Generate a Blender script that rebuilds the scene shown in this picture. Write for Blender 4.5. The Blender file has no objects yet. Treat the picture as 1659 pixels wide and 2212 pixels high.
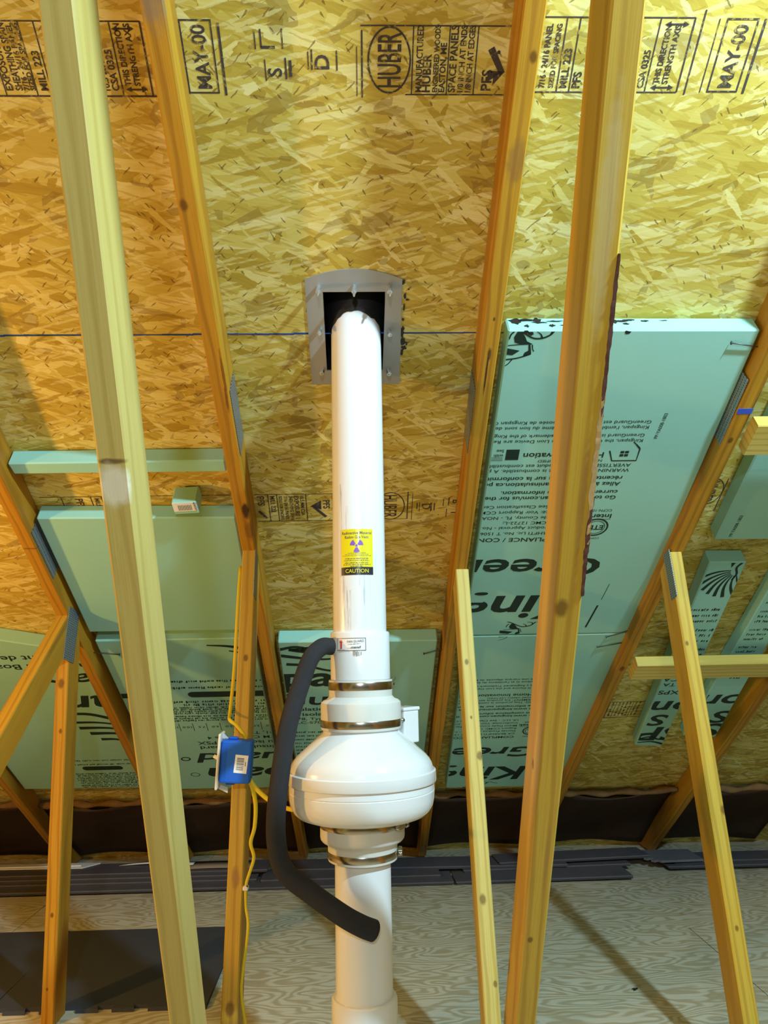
import bpy, bmesh, math, random
from mathutils import Vector, Matrix

# ------------------------------------------------------------------ camera, world, lights, exposure
scn = bpy.context.scene
C = scn.collection
CAMZ = 1.05
PITCH, YAW, ROLL = 0.17399, 0.03012, -0.01878
cy, sy = math.cos(YAW), math.sin(YAW)
fwd = Vector((sy*math.cos(PITCH), cy*math.cos(PITCH), math.sin(PITCH)))
rgt = Vector((cy, -sy, 0.0)); upv = rgt.cross(fwd)
r2 = rgt*math.cos(ROLL) + upv*math.sin(ROLL)
u2 = upv*math.cos(ROLL) - rgt*math.sin(ROLL)
cd = bpy.data.cameras.new('camera'); cam = bpy.data.objects.new('camera', cd); C.objects.link(cam)
cd.sensor_fit = 'VERTICAL'; cd.sensor_height = 24.0; cd.lens = 1663.5*24.0/2212.0
cd.clip_start = 0.02; cd.clip_end = 50
M = Matrix((r2, u2, -fwd)).transposed().to_4x4(); M.translation = Vector((0, 0, CAMZ))
cam.matrix_world = M
scn.camera = cam

w = bpy.data.worlds.new('world'); scn.world = w; w.use_nodes = True
w.node_tree.nodes['Background'].inputs[0].default_value = (0.5, 0.6, 0.7, 1)
w.node_tree.nodes['Background'].inputs[1].default_value = 0.05

def lamp(name, loc, col, power, rad):
    l = bpy.data.lights.new(name, 'POINT'); l.color = col; l.energy = power; l.shadow_soft_size = rad
    o = bpy.data.objects.new(name, l); C.objects.link(o); o.location = (loc[0], loc[1], loc[2]+CAMZ)
    return o
def spot(name, loc, aim, col, power, rad, cone, blend):
    l = bpy.data.lights.new(name, 'SPOT'); l.color = col; l.energy = power; l.shadow_soft_size = rad
    l.spot_size = math.radians(cone); l.spot_blend = blend
    o = bpy.data.objects.new(name, l); C.objects.link(o)
    p = Vector((loc[0], loc[1], loc[2]+CAMZ)); q = Vector((aim[0], aim[1], aim[2]+CAMZ))
    o.matrix_world = Matrix.Translation(p) @ (q-p).to_track_quat('-Z', 'Y').to_matrix().to_4x4()
    return o
spot('clamp_work_light', (1.07, 0.24, 1.22), (0.0, 2.3, -0.25), (0.54, 0.84, 1.0), 215, 0.04, 128, 0.85)
lamp('warm_bulb', (-1.85, 1.25, 0.02), (1.0, 0.54, 0.11), 60, 0.04)
lamp('attic_bulb', (-0.08, -1.1, 0.62), (0.76, 0.94, 1.0), 54, 0.05)

vs = scn.view_settings
vs.view_transform = 'Standard'; vs.look = 'None'; vs.gamma = 1.0; vs.use_curve_mapping = False
vs.exposure = 0.25

# ------------------------------------------------------------------ roof frame
SL = 0.583874; CS, SN, TN = math.cos(SL), math.sin(SL), math.tan(SL)
H0 = 1.698413                                   # chord underside height at Y=0, above the camera
LW, LD = 0.0381, 0.0889                         # two by four
ORG = Vector((0, 0, CAMZ + H0 + LD/CS))         # on the underside of the sheathing
ROOF = Matrix(((1, 0, 0, 0), (0, CS, SN, 0), (0, -SN, CS, ORG.z), (0, 0, 0, 1)))   # u, v (down slope), w (outward)
def R3(u, v, wv): return ROOF @ Vector((u, v, wv))
VRIDGE = -1.0/CS

# ------------------------------------------------------------------ materials
def new_mat(name):
    m = bpy.data.materials.new(name); m.use_nodes = True
    nt = m.node_tree; b = nt.nodes['Principled BSDF']
    return m, nt, b
def nd(nt, t, **kw):
    n = nt.nodes.new(t)
    for k, v in kw.items():
        if k == 'ins':
            for i, x in v.items(): n.inputs[i].default_value = x
        else: setattr(n, k, v)
    return n
def mth(nt, op, a, b=None, c=None, clamp=False):
    n = nt.nodes.new('ShaderNodeMath'); n.operation = op; n.use_clamp = clamp
    for i, x in enumerate((a, b, c)):
        if x is None: continue
        if hasattr(x, 'links'): nt.links.new(x, n.inputs[i])
        else: n.inputs[i].default_value = x
    return n.outputs[0]
def mixc(nt, f, a, b, mode='MIX'):
    n = nt.nodes.new('ShaderNodeMix'); n.data_type = 'RGBA'; n.blend_type = mode
    for i, x in ((0, f), (6, a), (7, b)):
        if hasattr(x, 'links'): nt.links.new(x, n.inputs[i])
        elif i == 0: n.inputs[i].default_value = x
        else: n.inputs[i].default_value = (*x, 1) if len(x) == 3 else x
    return n.outputs[2]
def ramp(nt, f, stops):
    n = nt.nodes.new('ShaderNodeValToRGB'); el = n.color_ramp.elements
    while len(el) < len(stops): el.new(0.5)
    for e, (p, c) in zip(el, stops): e.position = p; e.color = (*c, 1) if len(c) == 3 else c
    nt.links.new(f, n.inputs[0]); return n.outputs[0]
def mapping(nt, vec, loc=(0, 0, 0), rot=(0, 0, 0), sc=(1, 1, 1)):
    n = nt.nodes.new('ShaderNodeMapping')
    n.inputs[1].default_value = loc; n.inputs[2].default_value = rot; n.inputs[3].default_value = sc
    nt.links.new(vec, n.inputs[0]); return n.outputs[0]
def noise(nt, vec, scale, detail=3, rough=0.5, dist=0.0):
    n = nt.nodes.new('ShaderNodeTexNoise'); n.inputs['Scale'].default_value = scale
    n.inputs['Detail'].default_value = detail; n.inputs['Roughness'].default_value = rough
    n.inputs['Distortion'].default_value = dist
    nt.links.new(vec, n.inputs['Vector']); return n
def bump(nt, b, h, strength, dist=0.002):
    n = nt.nodes.new('ShaderNodeBump'); n.inputs['Strength'].default_value = strength
    n.inputs['Distance'].default_value = dist
    nt.links.new(h, n.inputs['Height']); nt.links.new(n.outputs[0], b.inputs['Normal'])
def objco(nt): return nd(nt, 'ShaderNodeTexCoord').outputs['Object']

def plain(name, col, rough=0.5, metal=0.0, spec=0.5, coat=0.0, var=0.0, vscale=30):
    m, nt, b = new_mat(name)
    b.inputs['Base Color'].default_value = (*col, 1)
    b.inputs['Roughness'].default_value = rough; b.inputs['Metallic'].default_value = metal
    b.inputs['Specular IOR Level'].default_value = spec; b.inputs['Coat Weight'].default_value = coat
    n = noise(nt, objco(nt), vscale, 4)
    f = mth(nt, 'MULTIPLY_ADD', n.outputs[0], var*2, 1-var)
    g = nd(nt, 'ShaderNodeCombineColor')
    for i in range(3): nt.links.new(mth(nt, 'MULTIPLY', f, col[i]), g.inputs[i])
    nt.links.new(g.outputs[0], b.inputs['Base Color'])
    return m

def make_osb(name, tint=(1, 1, 1)):
    m, nt, b = new_mat(name)
    co = objco(nt)
    nz = noise(nt, co, 45, 3, 0.75)
    off = nd(nt, 'ShaderNodeVectorMath', operation='SUBTRACT'); nt.links.new(nz.outputs['Color'], off.inputs[0]); off.inputs[1].default_value = (.5, .5, .5)
    sc = nd(nt, 'ShaderNodeVectorMath', operation='SCALE'); nt.links.new(off.outputs[0], sc.inputs[0]); sc.inputs['Scale'].default_value = 0.0065
    ad = nd(nt, 'ShaderNodeVectorMath', operation='ADD'); nt.links.new(co, ad.inputs[0]); nt.links.new(sc.outputs[0], ad.inputs[1])
    cw = ad.outputs[0]
    tone = None; edge = None
    layers = [(0.10, 0.110, 0.034, 0.0), (0.50, 0.120, 0.026, .50), (-0.42, 0.105, 0.028, .52), (1.05, 0.080, 0.018, .74),
              (-0.16, 0.150, 0.024, .58), (0.24, 0.120, 0.016, .70), (-0.80, 0.085, 0.012, .84)]
    for i, (rot, ln, wd, thr) in enumerate(layers):
        mv = mapping(nt, cw, (3.7*i, 1.3*i, 0), (0, 0, rot), (1, 1, 0))
        mv2 = mapping(nt, mv, (0.37*i, .71*i, 0), (0, 0, 0), (1/ln, 1/wd, 0))
        v = nd(nt, 'ShaderNodeTexVoronoi', voronoi_dimensions='2D', feature='F1', distance='CHEBYCHEV'); v.inputs['Scale'].default_value = 1.0
        nt.links.new(mv2, v.inputs['Vector'])
        s = nd(nt, 'ShaderNodeSeparateColor'); nt.links.new(v.outputs['Color'], s.inputs[0])
        if i in (0, 1, 2, 4): gr = noise(nt, mapping(nt, mv, (0, 0, 0), (0, 0, 0), (12, 210, 0)), 1.0, 2)
        t = mth(nt, 'MULTIPLY_ADD', gr.outputs[0], 0.42, mth(nt, 'SUBTRACT', s.outputs[0], 0.21))
        if i == 0: tone = t
        else:
            mask = mth(nt, 'GREATER_THAN', s.outputs[1], thr)
            mx = nd(nt, 'ShaderNodeMix'); nt.links.new(mask, mx.inputs[0]); nt.links.new(tone, mx.inputs[2]); nt.links.new(t, mx.inputs[3])
            tone = mx.outputs[0]
        if i in (1, 4):
            e = mth(nt, 'GREATER_THAN', v.outputs['Distance'], 0.50)
            edge = e if edge is None else mth(nt, 'MAXIMUM', edge, e)
    tone = mth(nt, 'MULTIPLY_ADD', mth(nt, 'SUBTRACT', tone, .5), .86, .54)
    col = ramp(nt, tone, [(0.0, (.36, .225, .024)), (.25, (.48, .33, .042)), (.55, (.59, .445, .085)), (.82, (.70, .57, .165)), (1.0, (.79, .69, .31))])
    big = noise(nt, co, 2.2, 2)
    col = mixc(nt, mth(nt, 'MULTIPLY', mth(nt, 'SUBTRACT', big.outputs[0], .42, clamp=True), 1.2), col, (.50, .345, .055))
    patch = noise(nt, co, 9, 2)
    em = mth(nt, 'MULTIPLY', edge, mth(nt, 'GREATER_THAN', patch.outputs[0], .56))
    col = mixc(nt, mth(nt, 'MULTIPLY', em, .45), col, (.20, .105, .022))
    for (rot, ln, wd, thr, dkc, f) in ((.25, .050, .0060, .80, (.76, .66, .28), .50), (-.35, .035, .0042, .84, (.40, .26, .030), .45), (.75, .014, .0024, .990, (.14, .07, .015), .7), (-.9, .010, .0026, .993, (.10, .05, .012), .7)):
        mv = mapping(nt, cw, (9+rot, 4, 0), (0, 0, rot), (1, 1, 0)); mv = mapping(nt, mv, (0, 0, 0), (0, 0, 0), (1/ln, 1/wd, 0))
        v = nd(nt, 'ShaderNodeTexVoronoi', voronoi_dimensions='2D'); v.inputs['Scale'].default_value = 1.0; nt.links.new(mv, v.inputs['Vector'])
        s = nd(nt, 'ShaderNodeSeparateColor'); nt.links.new(v.outputs['Color'], s.inputs[0])
        dk = mth(nt, 'GREATER_THAN', s.outputs[2], thr)
        col = mixc(nt, mth(nt, 'MULTIPLY', dk, f), col, dkc)
    col = mixc(nt, 1.0, col, tint, 'MULTIPLY')
    nt.links.new(col, b.inputs['Base Color'])
    b.inputs['Roughness'].default_value = .62; b.inputs['Specular IOR Level'].default_value = .25
    bump(nt, b, gr.outputs[0], .15, .001)
    return m

def make_wood(name, ca, cb, cg, knots=(), marks=(), seed=0.0, rough=.55):
    """ca pale wood, cb darker wood, cg grain lines; knots (x,y,z,r), marks (x,y,z,rx,ry,rz,colour,strength) in local metres"""
    m, nt, b = new_mat(name)
    co = objco(nt)
    a = noise(nt, mapping(nt, co, (seed, seed*.7, 0), (0, 0, 0), (14, 14, .9)), 1.0, 3)
    c1 = mixc(nt, ramp(nt, a.outputs[0], [(.32, (0, 0, 0)), (.70, (1, 1, 1))]), ca, cb)
    # growth rings of a log whose heart lies beside the stick, bent around the knots
    dz = None
    wv = nd(nt, 'ShaderNodeTexWave', wave_type='RINGS', rings_direction='Z')
    wv.inputs['Scale'].default_value = 16; wv.inputs['Distortion'].default_value = 3.0; wv.inputs['Detail'].default_value = 2
    wv.inputs['Detail Scale'].default_value = 1.4
    nt.links.new(mapping(nt, co, (.035+seed*.01, -.06, seed), (.03, .045, 0), (1, 1, .16)), wv.inputs['Vector'])
    rg = ramp(nt, wv.outputs[0], [(.60, (0, 0, 0)), (.98, (1, 1, 1))])
    c2 = mixc(nt, mth(nt, 'MULTIPLY', rg, .55), c1, cg)
    fine = noise(nt, mapping(nt, co, (seed, 0, 0), (0, 0, 0), (420, 420, 7)), 1.0, 2)
    c2 = mixc(nt, mth(nt, 'MULTIPLY', mth(nt, 'SUBTRACT', fine.outputs[0], .47, clamp=True), 1.6), c2, cg)
    def blob(ctr, rad, wob=.25):
        q = mapping(nt, co, tuple(-ctr[i]/rad[i] for i in range(3)), (0, 0, 0), tuple(1/r for r in rad))
        ln = nd(nt, 'ShaderNodeVectorMath', operation='LENGTH'); nt.links.new(q, ln.inputs[0])
        wn = noise(nt, co, 60, 2)
        return mth(nt, 'ADD', ln.outputs['Value'], mth(nt, 'MULTIPLY', mth(nt, 'SUBTRACT', wn.outputs[0], .5), wob*2))
    for (x, y, z, r) in knots:
        d = blob((x, y, z), (r, r, r*1.5), .2)
        halo = ramp(nt, d, [(0.0, (1, 1, 1)), (.55, (.9, .9, .9)), (.62, (.35, .35, .35)), (1.0, (.12, .12, .12)), (1.9, (0, 0, 0))]) if False else None
        ins = mth(nt, 'SUBTRACT', 1.0, mth(nt, 'SMOOTH_MIN', d, 1.0, .1), clamp=True)
        c2 = mixc(nt, mth(nt, 'MINIMUM', mth(nt, 'MULTIPLY', ins, 1.7), .80), c2, (cg[0]*.40, cg[1]*.36, cg[2]*.40))
    for (x, y, z, rx, ry, rz, col, st) in marks:
        d = blob((x, y, z), (rx, ry, rz), .3)
        f = mth(nt, 'MULTIPLY', mth(nt, 'MULTIPLY', mth(nt, 'SUBTRACT', 1.0, d, clamp=True), 2.2, clamp=True), st)
        c2 = mixc(nt, f, c2, col)
    nt.links.new(c2, b.inputs['Base Color'])
    b.inputs['Roughness'].default_value = rough; b.inputs['Specular IOR Level'].default_value = .3
    bump(nt, b, fine.outputs[0], .12, .0008)
    return m

def make_ply(name):
    m, nt, b = new_mat(name)
    co = objco(nt)
    nz = noise(nt, mapping(nt, co, (0, 0, 0), (0, 0, 0), (1.0, 2.6, 1)), 1.6, 3)
    warp = mth(nt, 'MULTIPLY', nz.outputs[0], 1.0)
    cmb = nd(nt, 'ShaderNodeCombineXYZ')
    sp = nd(nt, 'ShaderNodeSeparateXYZ'); nt.links.new(co, sp.inputs[0])
    nt.links.new(mth(nt, 'MULTIPLY_ADD', sp.outputs[1], 5.0, mth(nt, 'MULTIPLY', warp, 9.0)), cmb.inputs[0])
    wv = nd(nt, 'ShaderNodeTexWave', wave_type='BANDS', bands_direction='X'); wv.inputs['Scale'].default_value = .85
    wv.inputs['Distortion'].default_value = 1.0; wv.inputs['Detail'].default_value = 2
    nt.links.new(cmb.outputs[0], wv.inputs['Vector'])
    fine = noise(nt, mapping(nt, co, (0, 0, 0), (0, 0, 0), (4, 120, 1)), 1.0, 3)
    c = mixc(nt, ramp(nt, wv.outputs[0], [(.25, (0, 0, 0)), (.9, (1, 1, 1))]), (.60, .565, .44), (.44, .375, .24))
    c = mixc(nt, mth(nt, 'MULTIPLY', mth(nt, 'SUBTRACT', fine.outputs[0], .45, clamp=True), 1.8), c, (.44, .36, .21))
    st = noise(nt, mapping(nt, co, (5, 2, 0), (0, 0, 0), (3, 26, 1)), 1.0, 3)
    c = mixc(nt, mth(nt, 'MULTIPLY', mth(nt, 'SUBTRACT', st.outputs[0], .62, clamp=True), 3.0), c, (.36, .25, .09))
    nt.links.new(c, b.inputs['Base Color']); b.inputs['Roughness'].default_value = .6
    b.inputs['Specular IOR Level'].default_value = .25
    bump(nt, b, fine.outputs[0], .15, .001)
    return m

def make_foam(name, col=(.325, .63, .54)):
    m, nt, b = new_mat(name)
    co = objco(nt)
    n1 = noise(nt, co, 5, 3); n2 = noise(nt, co, 160, 2)
    c = mixc(nt, n1.outputs[0], tuple(x*.94 for x in col), tuple(min(1, x*1.06) for x in col))
    ln = noise(nt, mapping(nt, co, (1, 0, 0), (0, 0, 0), (.7, 26, 1)), 1.0, 2)
    c = mixc(nt, mth(nt, 'MULTIPLY', mth(nt, 'SUBTRACT', ln.outputs[0], .68, clamp=True), 1.2), c, tuple(min(1, x*1.2) for x in col))
    nt.links.new(c, b.inputs['Base Color'])
    b.inputs['Roughness'].default_value = .5; b.inputs['Specular IOR Level'].default_value = .35
    bump(nt, b, n2.outputs[0], .06, .001)
    return m

def make_pvc(name, streaks=()):
    m, nt, b = new_mat(name)
    co = objco(nt)
    c = (.80, .79, .80)
    col = mixc(nt, noise(nt, co, 3, 2).outputs[0], (.78, .77, .78), (.83, .82, .83))
    sp = nd(nt, 'ShaderNodeSeparateXYZ'); nt.links.new(co, sp.inputs[0])
    st = noise(nt, mapping(nt, co, (2.3, .4, 0), (0, 0, 0), (130, 130, 7)), 1.0, 5, .7)
    for (x0, wd, z0, z1, s) in streaks:      # scuffs run along the pipe
        dx = mth(nt, 'ABSOLUTE', mth(nt, 'SUBTRACT', sp.outputs[0], x0))
        inx = mth(nt, 'SUBTRACT', 1.0, mth(nt, 'DIVIDE', dx, wd), clamp=True)
        hz = mth(nt, 'MULTIPLY', mth(nt, 'GREATER_THAN', sp.outputs[2], z0), mth(nt, 'LESS_THAN', sp.outputs[2], z1))
        f = mth(nt, 'MULTIPLY', mth(nt, 'MULTIPLY', inx, hz), mth(nt, 'MULTIPLY', mth(nt, 'SUBTRACT', st.outputs[0], .52, clamp=True), s*6, clamp=True), clamp=True)
        fr = mth(nt, 'LESS_THAN', sp.outputs[1], 0.0)
        col = mixc(nt, mth(nt, 'MULTIPLY', f, fr), col, (.16, .16, .18))
    nt.links.new(col, b.inputs['Base Color'])
    b.inputs['Roughness'].default_value = .22; b.inputs['Specular IOR Level'].default_value = .5
    return m

MAT = {}
MAT['osb'] = make_osb('oriented_strand_board')
MAT['ply'] = make_ply('plywood')
MAT['foam'] = make_foam('green_foam')
MAT['ink'] = plain('black_print', (.012, .03, .022), .5, 0, .3)
MAT['stamp'] = plain('stamp_ink', (.055, .04, .035), .8, 0, .1, 0, .6, 240)
def make_stamp():
    m, nt, b = new_mat('worn_stamp_ink'); co = objco(nt)
    n1 = noise(nt, co, 170, 3, .6); n2 = noise(nt, co, 30, 2)
    f = mth(nt, 'MULTIPLY', mth(nt, 'SUBTRACT', mth(nt, 'ADD', n1.outputs[0], mth(nt, 'MULTIPLY', n2.outputs[0], .8)), .98, clamp=True), 5.0, clamp=True)
    nt.links.new(mixc(nt, f, (.05, .035, .03), (.42, .30, .07)), b.inputs['Base Color']); b.inputs['Roughness'].default_value = .8
    return m
MAT['stamp'] = make_stamp()
MAT['pvc'] = make_pvc('white_pvc')
MAT['pvc_up'] = make_pvc('scuffed_pvc', [(-.036, .010, .03, .35, .9), (-.028, .008, .03, .30, .8), (.004, .014, .05, .17, .9), (-.022, .006, .03, .12, 1.0), (.03, .02, .03, .2, .4)])
MAT['pvc_base'] = make_pvc('dusty_pvc', [(0, .05, .0, .6, .35)])
MAT['rubber_w'] = plain('white_rubber', (.70, .67, .62), .42, 0, .4, 0, .04)
MAT['fan'] = plain('fan_plastic', (.80, .785, .78), .16, 0, .5, .3, .01)
MAT['steel'] = plain('band_steel', (.52, .48, .42), .24, 1.0, .5, 0, .06)
MAT['zinc'] = plain('zinc_bolt', (.72, .74, .76), .3, .9, .5, 0, .05)
MAT['galv'] = plain('galvanised_sheet', (.36, .355, .35), .5, .35, .5, 0, .05, 18)
MAT['blackrub'] = plain('black_rubber', (.010, .010, .012), .55, 0, .35)
MAT['tar'] = plain('black_sealant', (.012, .010, .012), .4, 0, .5)
MAT['hose'] = plain('foam_tube', (.030, .028, .031), .85, 0, .2, 0, .15, 60)
MAT['yellow'] = plain('yellow_jacket', (.78, .60, .02), .45, 0, .4)
MAT['blue'] = plain('blue_plastic', (.010, .12, .62), .5, 0, .4, 0, .08)
MAT['ivory'] = plain('ivory_plastic', (.80, .74, .62), .35)
MAT['white'] = plain('white_paper', (.86, .86, .86), .6)
MAT['clear'] = plain('frosted_tab', (.55, .56, .56), .3)
MAT['stick_y'] = plain('yellow_sticker', (.80, .66, .01), .3, 0, .5, .3)
MAT['stick_k'] = plain('black_sticker', (.025, .022, .03), .3, 0, .5, .3)
MAT['purple'] = plain('purple_ink', (.25, .10, .50), .4)
MAT['red'] = plain('red_ink', (.75, .04, .05), .4)
MAT['greyink'] = plain('grey_ink', (.10, .10, .12), .5)
MAT['nail'] = plain('nail_steel', (.10, .10, .09), .45, .7)
MAT['chalk'] = plain('blue_chalk', (.02, .075, .34), .9, 0, .1, 0, .35, 120)
MAT['bluepaint'] = plain('blue_paint', (.03, .09, .62), .7)
MAT['plank'] = plain('vinyl_plank', (.115, .105, .115), .5, 0, .35, 0, .18, 14)
MAT['plank_edge'] = plain('plank_core', (.05, .047, .055), .6)
MAT['mat'] = plain('foam_mat', (.055, .056, .064), .8, 0, .25, 0, .2, 220)
MAT['matgrey'] = plain('grey_foam_mat', (.16, .155, .165), .8, 0, .25, 0, .2, 120)
MAT['baffle'] = plain('brown_baffle', (.060, .036, .022), .8, 0, .15, 0, .3, 6)
MAT['fuzz'] = plain('insulation_edge', (.20, .11, .045), .9, 0, .1, 0, .4, 25)
MAT['bark'] = plain('bark_edge', (.52, .36, .17), .9, 0, .1, 0, .55, 70)
MAT['barkdark'] = plain('dark_bark', (.13, .06, .05), .9, 0, .1, 0, .5, 90)
MAT['wallosb'] = MAT['osb']
def make_plate():
    m, nt, b = new_mat('connector_plate')
    co = objco(nt)
    v = nd(nt, 'ShaderNodeTexVoronoi', voronoi_dimensions='2D'); v.inputs['Randomness'].default_value = .15; v.inputs['Scale'].default_value = 1
    nt.links.new(mapping(nt, co, (0, 0, 0), (0, 0, 0), (150, 80, 1)), v.inputs['Vector'])
    h = mth(nt, 'LESS_THAN', v.outputs['Distance'], .3)
    c = mixc(nt, h, (.30, .33, .36), (.10, .11, .12))
    nt.links.new(c, b.inputs['Base Color']); b.inputs['Metallic'].default_value = .55; b.inputs['Roughness'].default_value = .45
    bump(nt, b, h, .4, .002)
    return m
MAT['plate'] = make_plate()

# ------------------------------------------------------------------ mesh helpers
def link(name, me, mat, parent=None, mw=None, smooth=False):
    if mat is not None and not me.materials: me.materials.append(mat)
    o = bpy.data.objects.new(name, me); C.objects.link(o)
    if mw is not None: o.matrix_world = mw
    if parent is not None:
        o.parent = parent; o.matrix_parent_inverse = parent.matrix_world.inverted()
    if smooth:
        for p in me.polygons: p.use_smooth = True
    return o
def pyd(name, vs_, fs, mat, parent=None, mw=None, smooth=False):
    me = bpy.data.meshes.new(name); me.from_pydata([tuple(v) for v in vs_], [], fs); me.validate(); me.update()
    bm = bmesh.new(); bm.from_mesh(me); bmesh.ops.recalc_face_normals(bm, faces=bm.faces); bm.to_mesh(me); bm.free()
    return link(name, me, mat, parent, mw, smooth)
def thing(name, loc, label, cat, group=None):
    o = bpy.data.objects.new(name, None); C.objects.link(o); o.empty_display_size = .05
    o.matrix_world = Matrix.Translation(Vector(loc))
    return tag(o, label, cat, group)
def tag(o, label, cat, group=None):
    o['label'] = label; o['category'] = cat
    if group: o['group'] = group
    return o
def struct(o, label=None):
    o['kind'] = 'structure'
    if label: o['label'] = label; 
    return o
def bevel_me(me, wdt, seg=1):
    bm = bmesh.new(); bm.from_mesh(me)
    es = [e for e in bm.edges if len(e.link_faces) == 2 and e.calc_face_angle(0) > .5]
    bmesh.ops.bevel(bm, geom=es, offset=wdt, segments=seg, affect='EDGES', profile=.5, clamp_overlap=True)
    bm.to_mesh(me); bm.free()
def box(name, x0, x1, y0, y1, z0, z1, mat, parent=None, mw=None, bev=0.0, seg=1):
    v = [(x, y, z) for z in (z0, z1) for y in (y0, y1) for x in (x0, x1)]
    f = [(0, 2, 3, 1), (4, 5, 7, 6), (0, 1, 5, 4), (2, 6, 7, 3), (0, 4, 6, 2), (1, 3, 7, 5)]
    o = pyd(name, v, f, mat, parent, mw)
    if bev: bevel_me(o.data, bev, seg)
    return o
def prism(name, poly, z0, z1, mat, parent=None, mw=None, bev=0.0, seg=1):
    n = len(poly)
    v = [(p[0], p[1], z0) for p in poly] + [(p[0], p[1], z1) for p in poly]
    f = [tuple(range(n)), tuple(range(n, 2*n))] + [(i, (i+1) % n, n+(i+1) % n, n+i) for i in range(n)]
    o = pyd(name, v, f, mat, parent, mw)
    if bev: bevel_me(o.data, bev, seg)
    return o
def lathe(name, prof, ctr, mat, parent=None, seg=64, cap=True, smooth=True, sharp=True):
    v = []; f = []; n = len(prof)
    for (z, r) in prof:
        for k in range(seg):
            a = 2*math.pi*k/seg; v.append((r*math.sin(a), -r*math.cos(a), z))
    for i in range(n-1):
        for k in range(seg):
            k2 = (k+1) % seg; f.append((i*seg+k, i*seg+k2, (i+1)*seg+k2, (i+1)*seg+k))
    if cap: f.append(tuple(range(seg))); f.append(tuple((n-1)*seg+k for k in range(seg)))
    o = pyd(name, v, f, mat, parent, Matrix.Translation(Vector(ctr)), smooth)
    if smooth and sharp:
        bm = bmesh.new(); bm.from_mesh(o.data)
        for e in bm.edges:
            if len(e.link_faces) == 2 and e.calc_face_angle(0) > .6: e.smooth = False
        bm.to_mesh(o.data); bm.free()
    return o
def catmull(pts, n=8):
    P = [Vector(p) for p in pts]; P = [P[0]*2-P[1]] + P + [P[-1]*2-P[-2]]; out = []
    for i in range(1, len(P)-2):
        for k in range(n):
            t = k/n; a, b, c, d = P[i-1], P[i], P[i+1], P[i+2]
            out.append(.5*((2*b)+(c-a)*t+(2*a-5*b+4*c-d)*t*t+(3*b-a-3*c+d)*t**3))
    out.append(P[-2]); return out
def tube(name, pts, rad, mat, parent=None, seg=16, n=8, flat=1.0, spl=True, origin=None, roundend=False):
    path = catmull(pts, n) if spl else [Vector(p) for p in pts]
    L = len(path); v = []; f = []
    up = Vector((0.13, -1, .07)).normalized()
    for i, p in enumerate(path):
        t = (path[min(i+1, L-1)]-path[max(i-1, 0)]).normalized()
        a = (up - t*up.dot(t)).normalized(); bb = t.cross(a)
        r = rad(i/(L-1)) if callable(rad) else rad
        for k in range(seg):
            th = 2*math.pi*k/seg
            v.append(p + bb*(math.cos(th)*r) + a*(math.sin(th)*r*flat))
    for i in range(L-1):
        for k in range(seg):
            k2 = (k+1) % seg; f.append((i*seg+k, i*seg+k2, (i+1)*seg+k2, (i+1)*seg+k))
    f.append(tuple(range(seg))); f.append(tuple((L-1)*seg+k for k in range(seg)))
    o0 = Vector(origin) if origin is not None else path[0]
    return pyd(name, [q-o0 for q in v], f, mat, parent, Matrix.Translation(o0), True)

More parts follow.
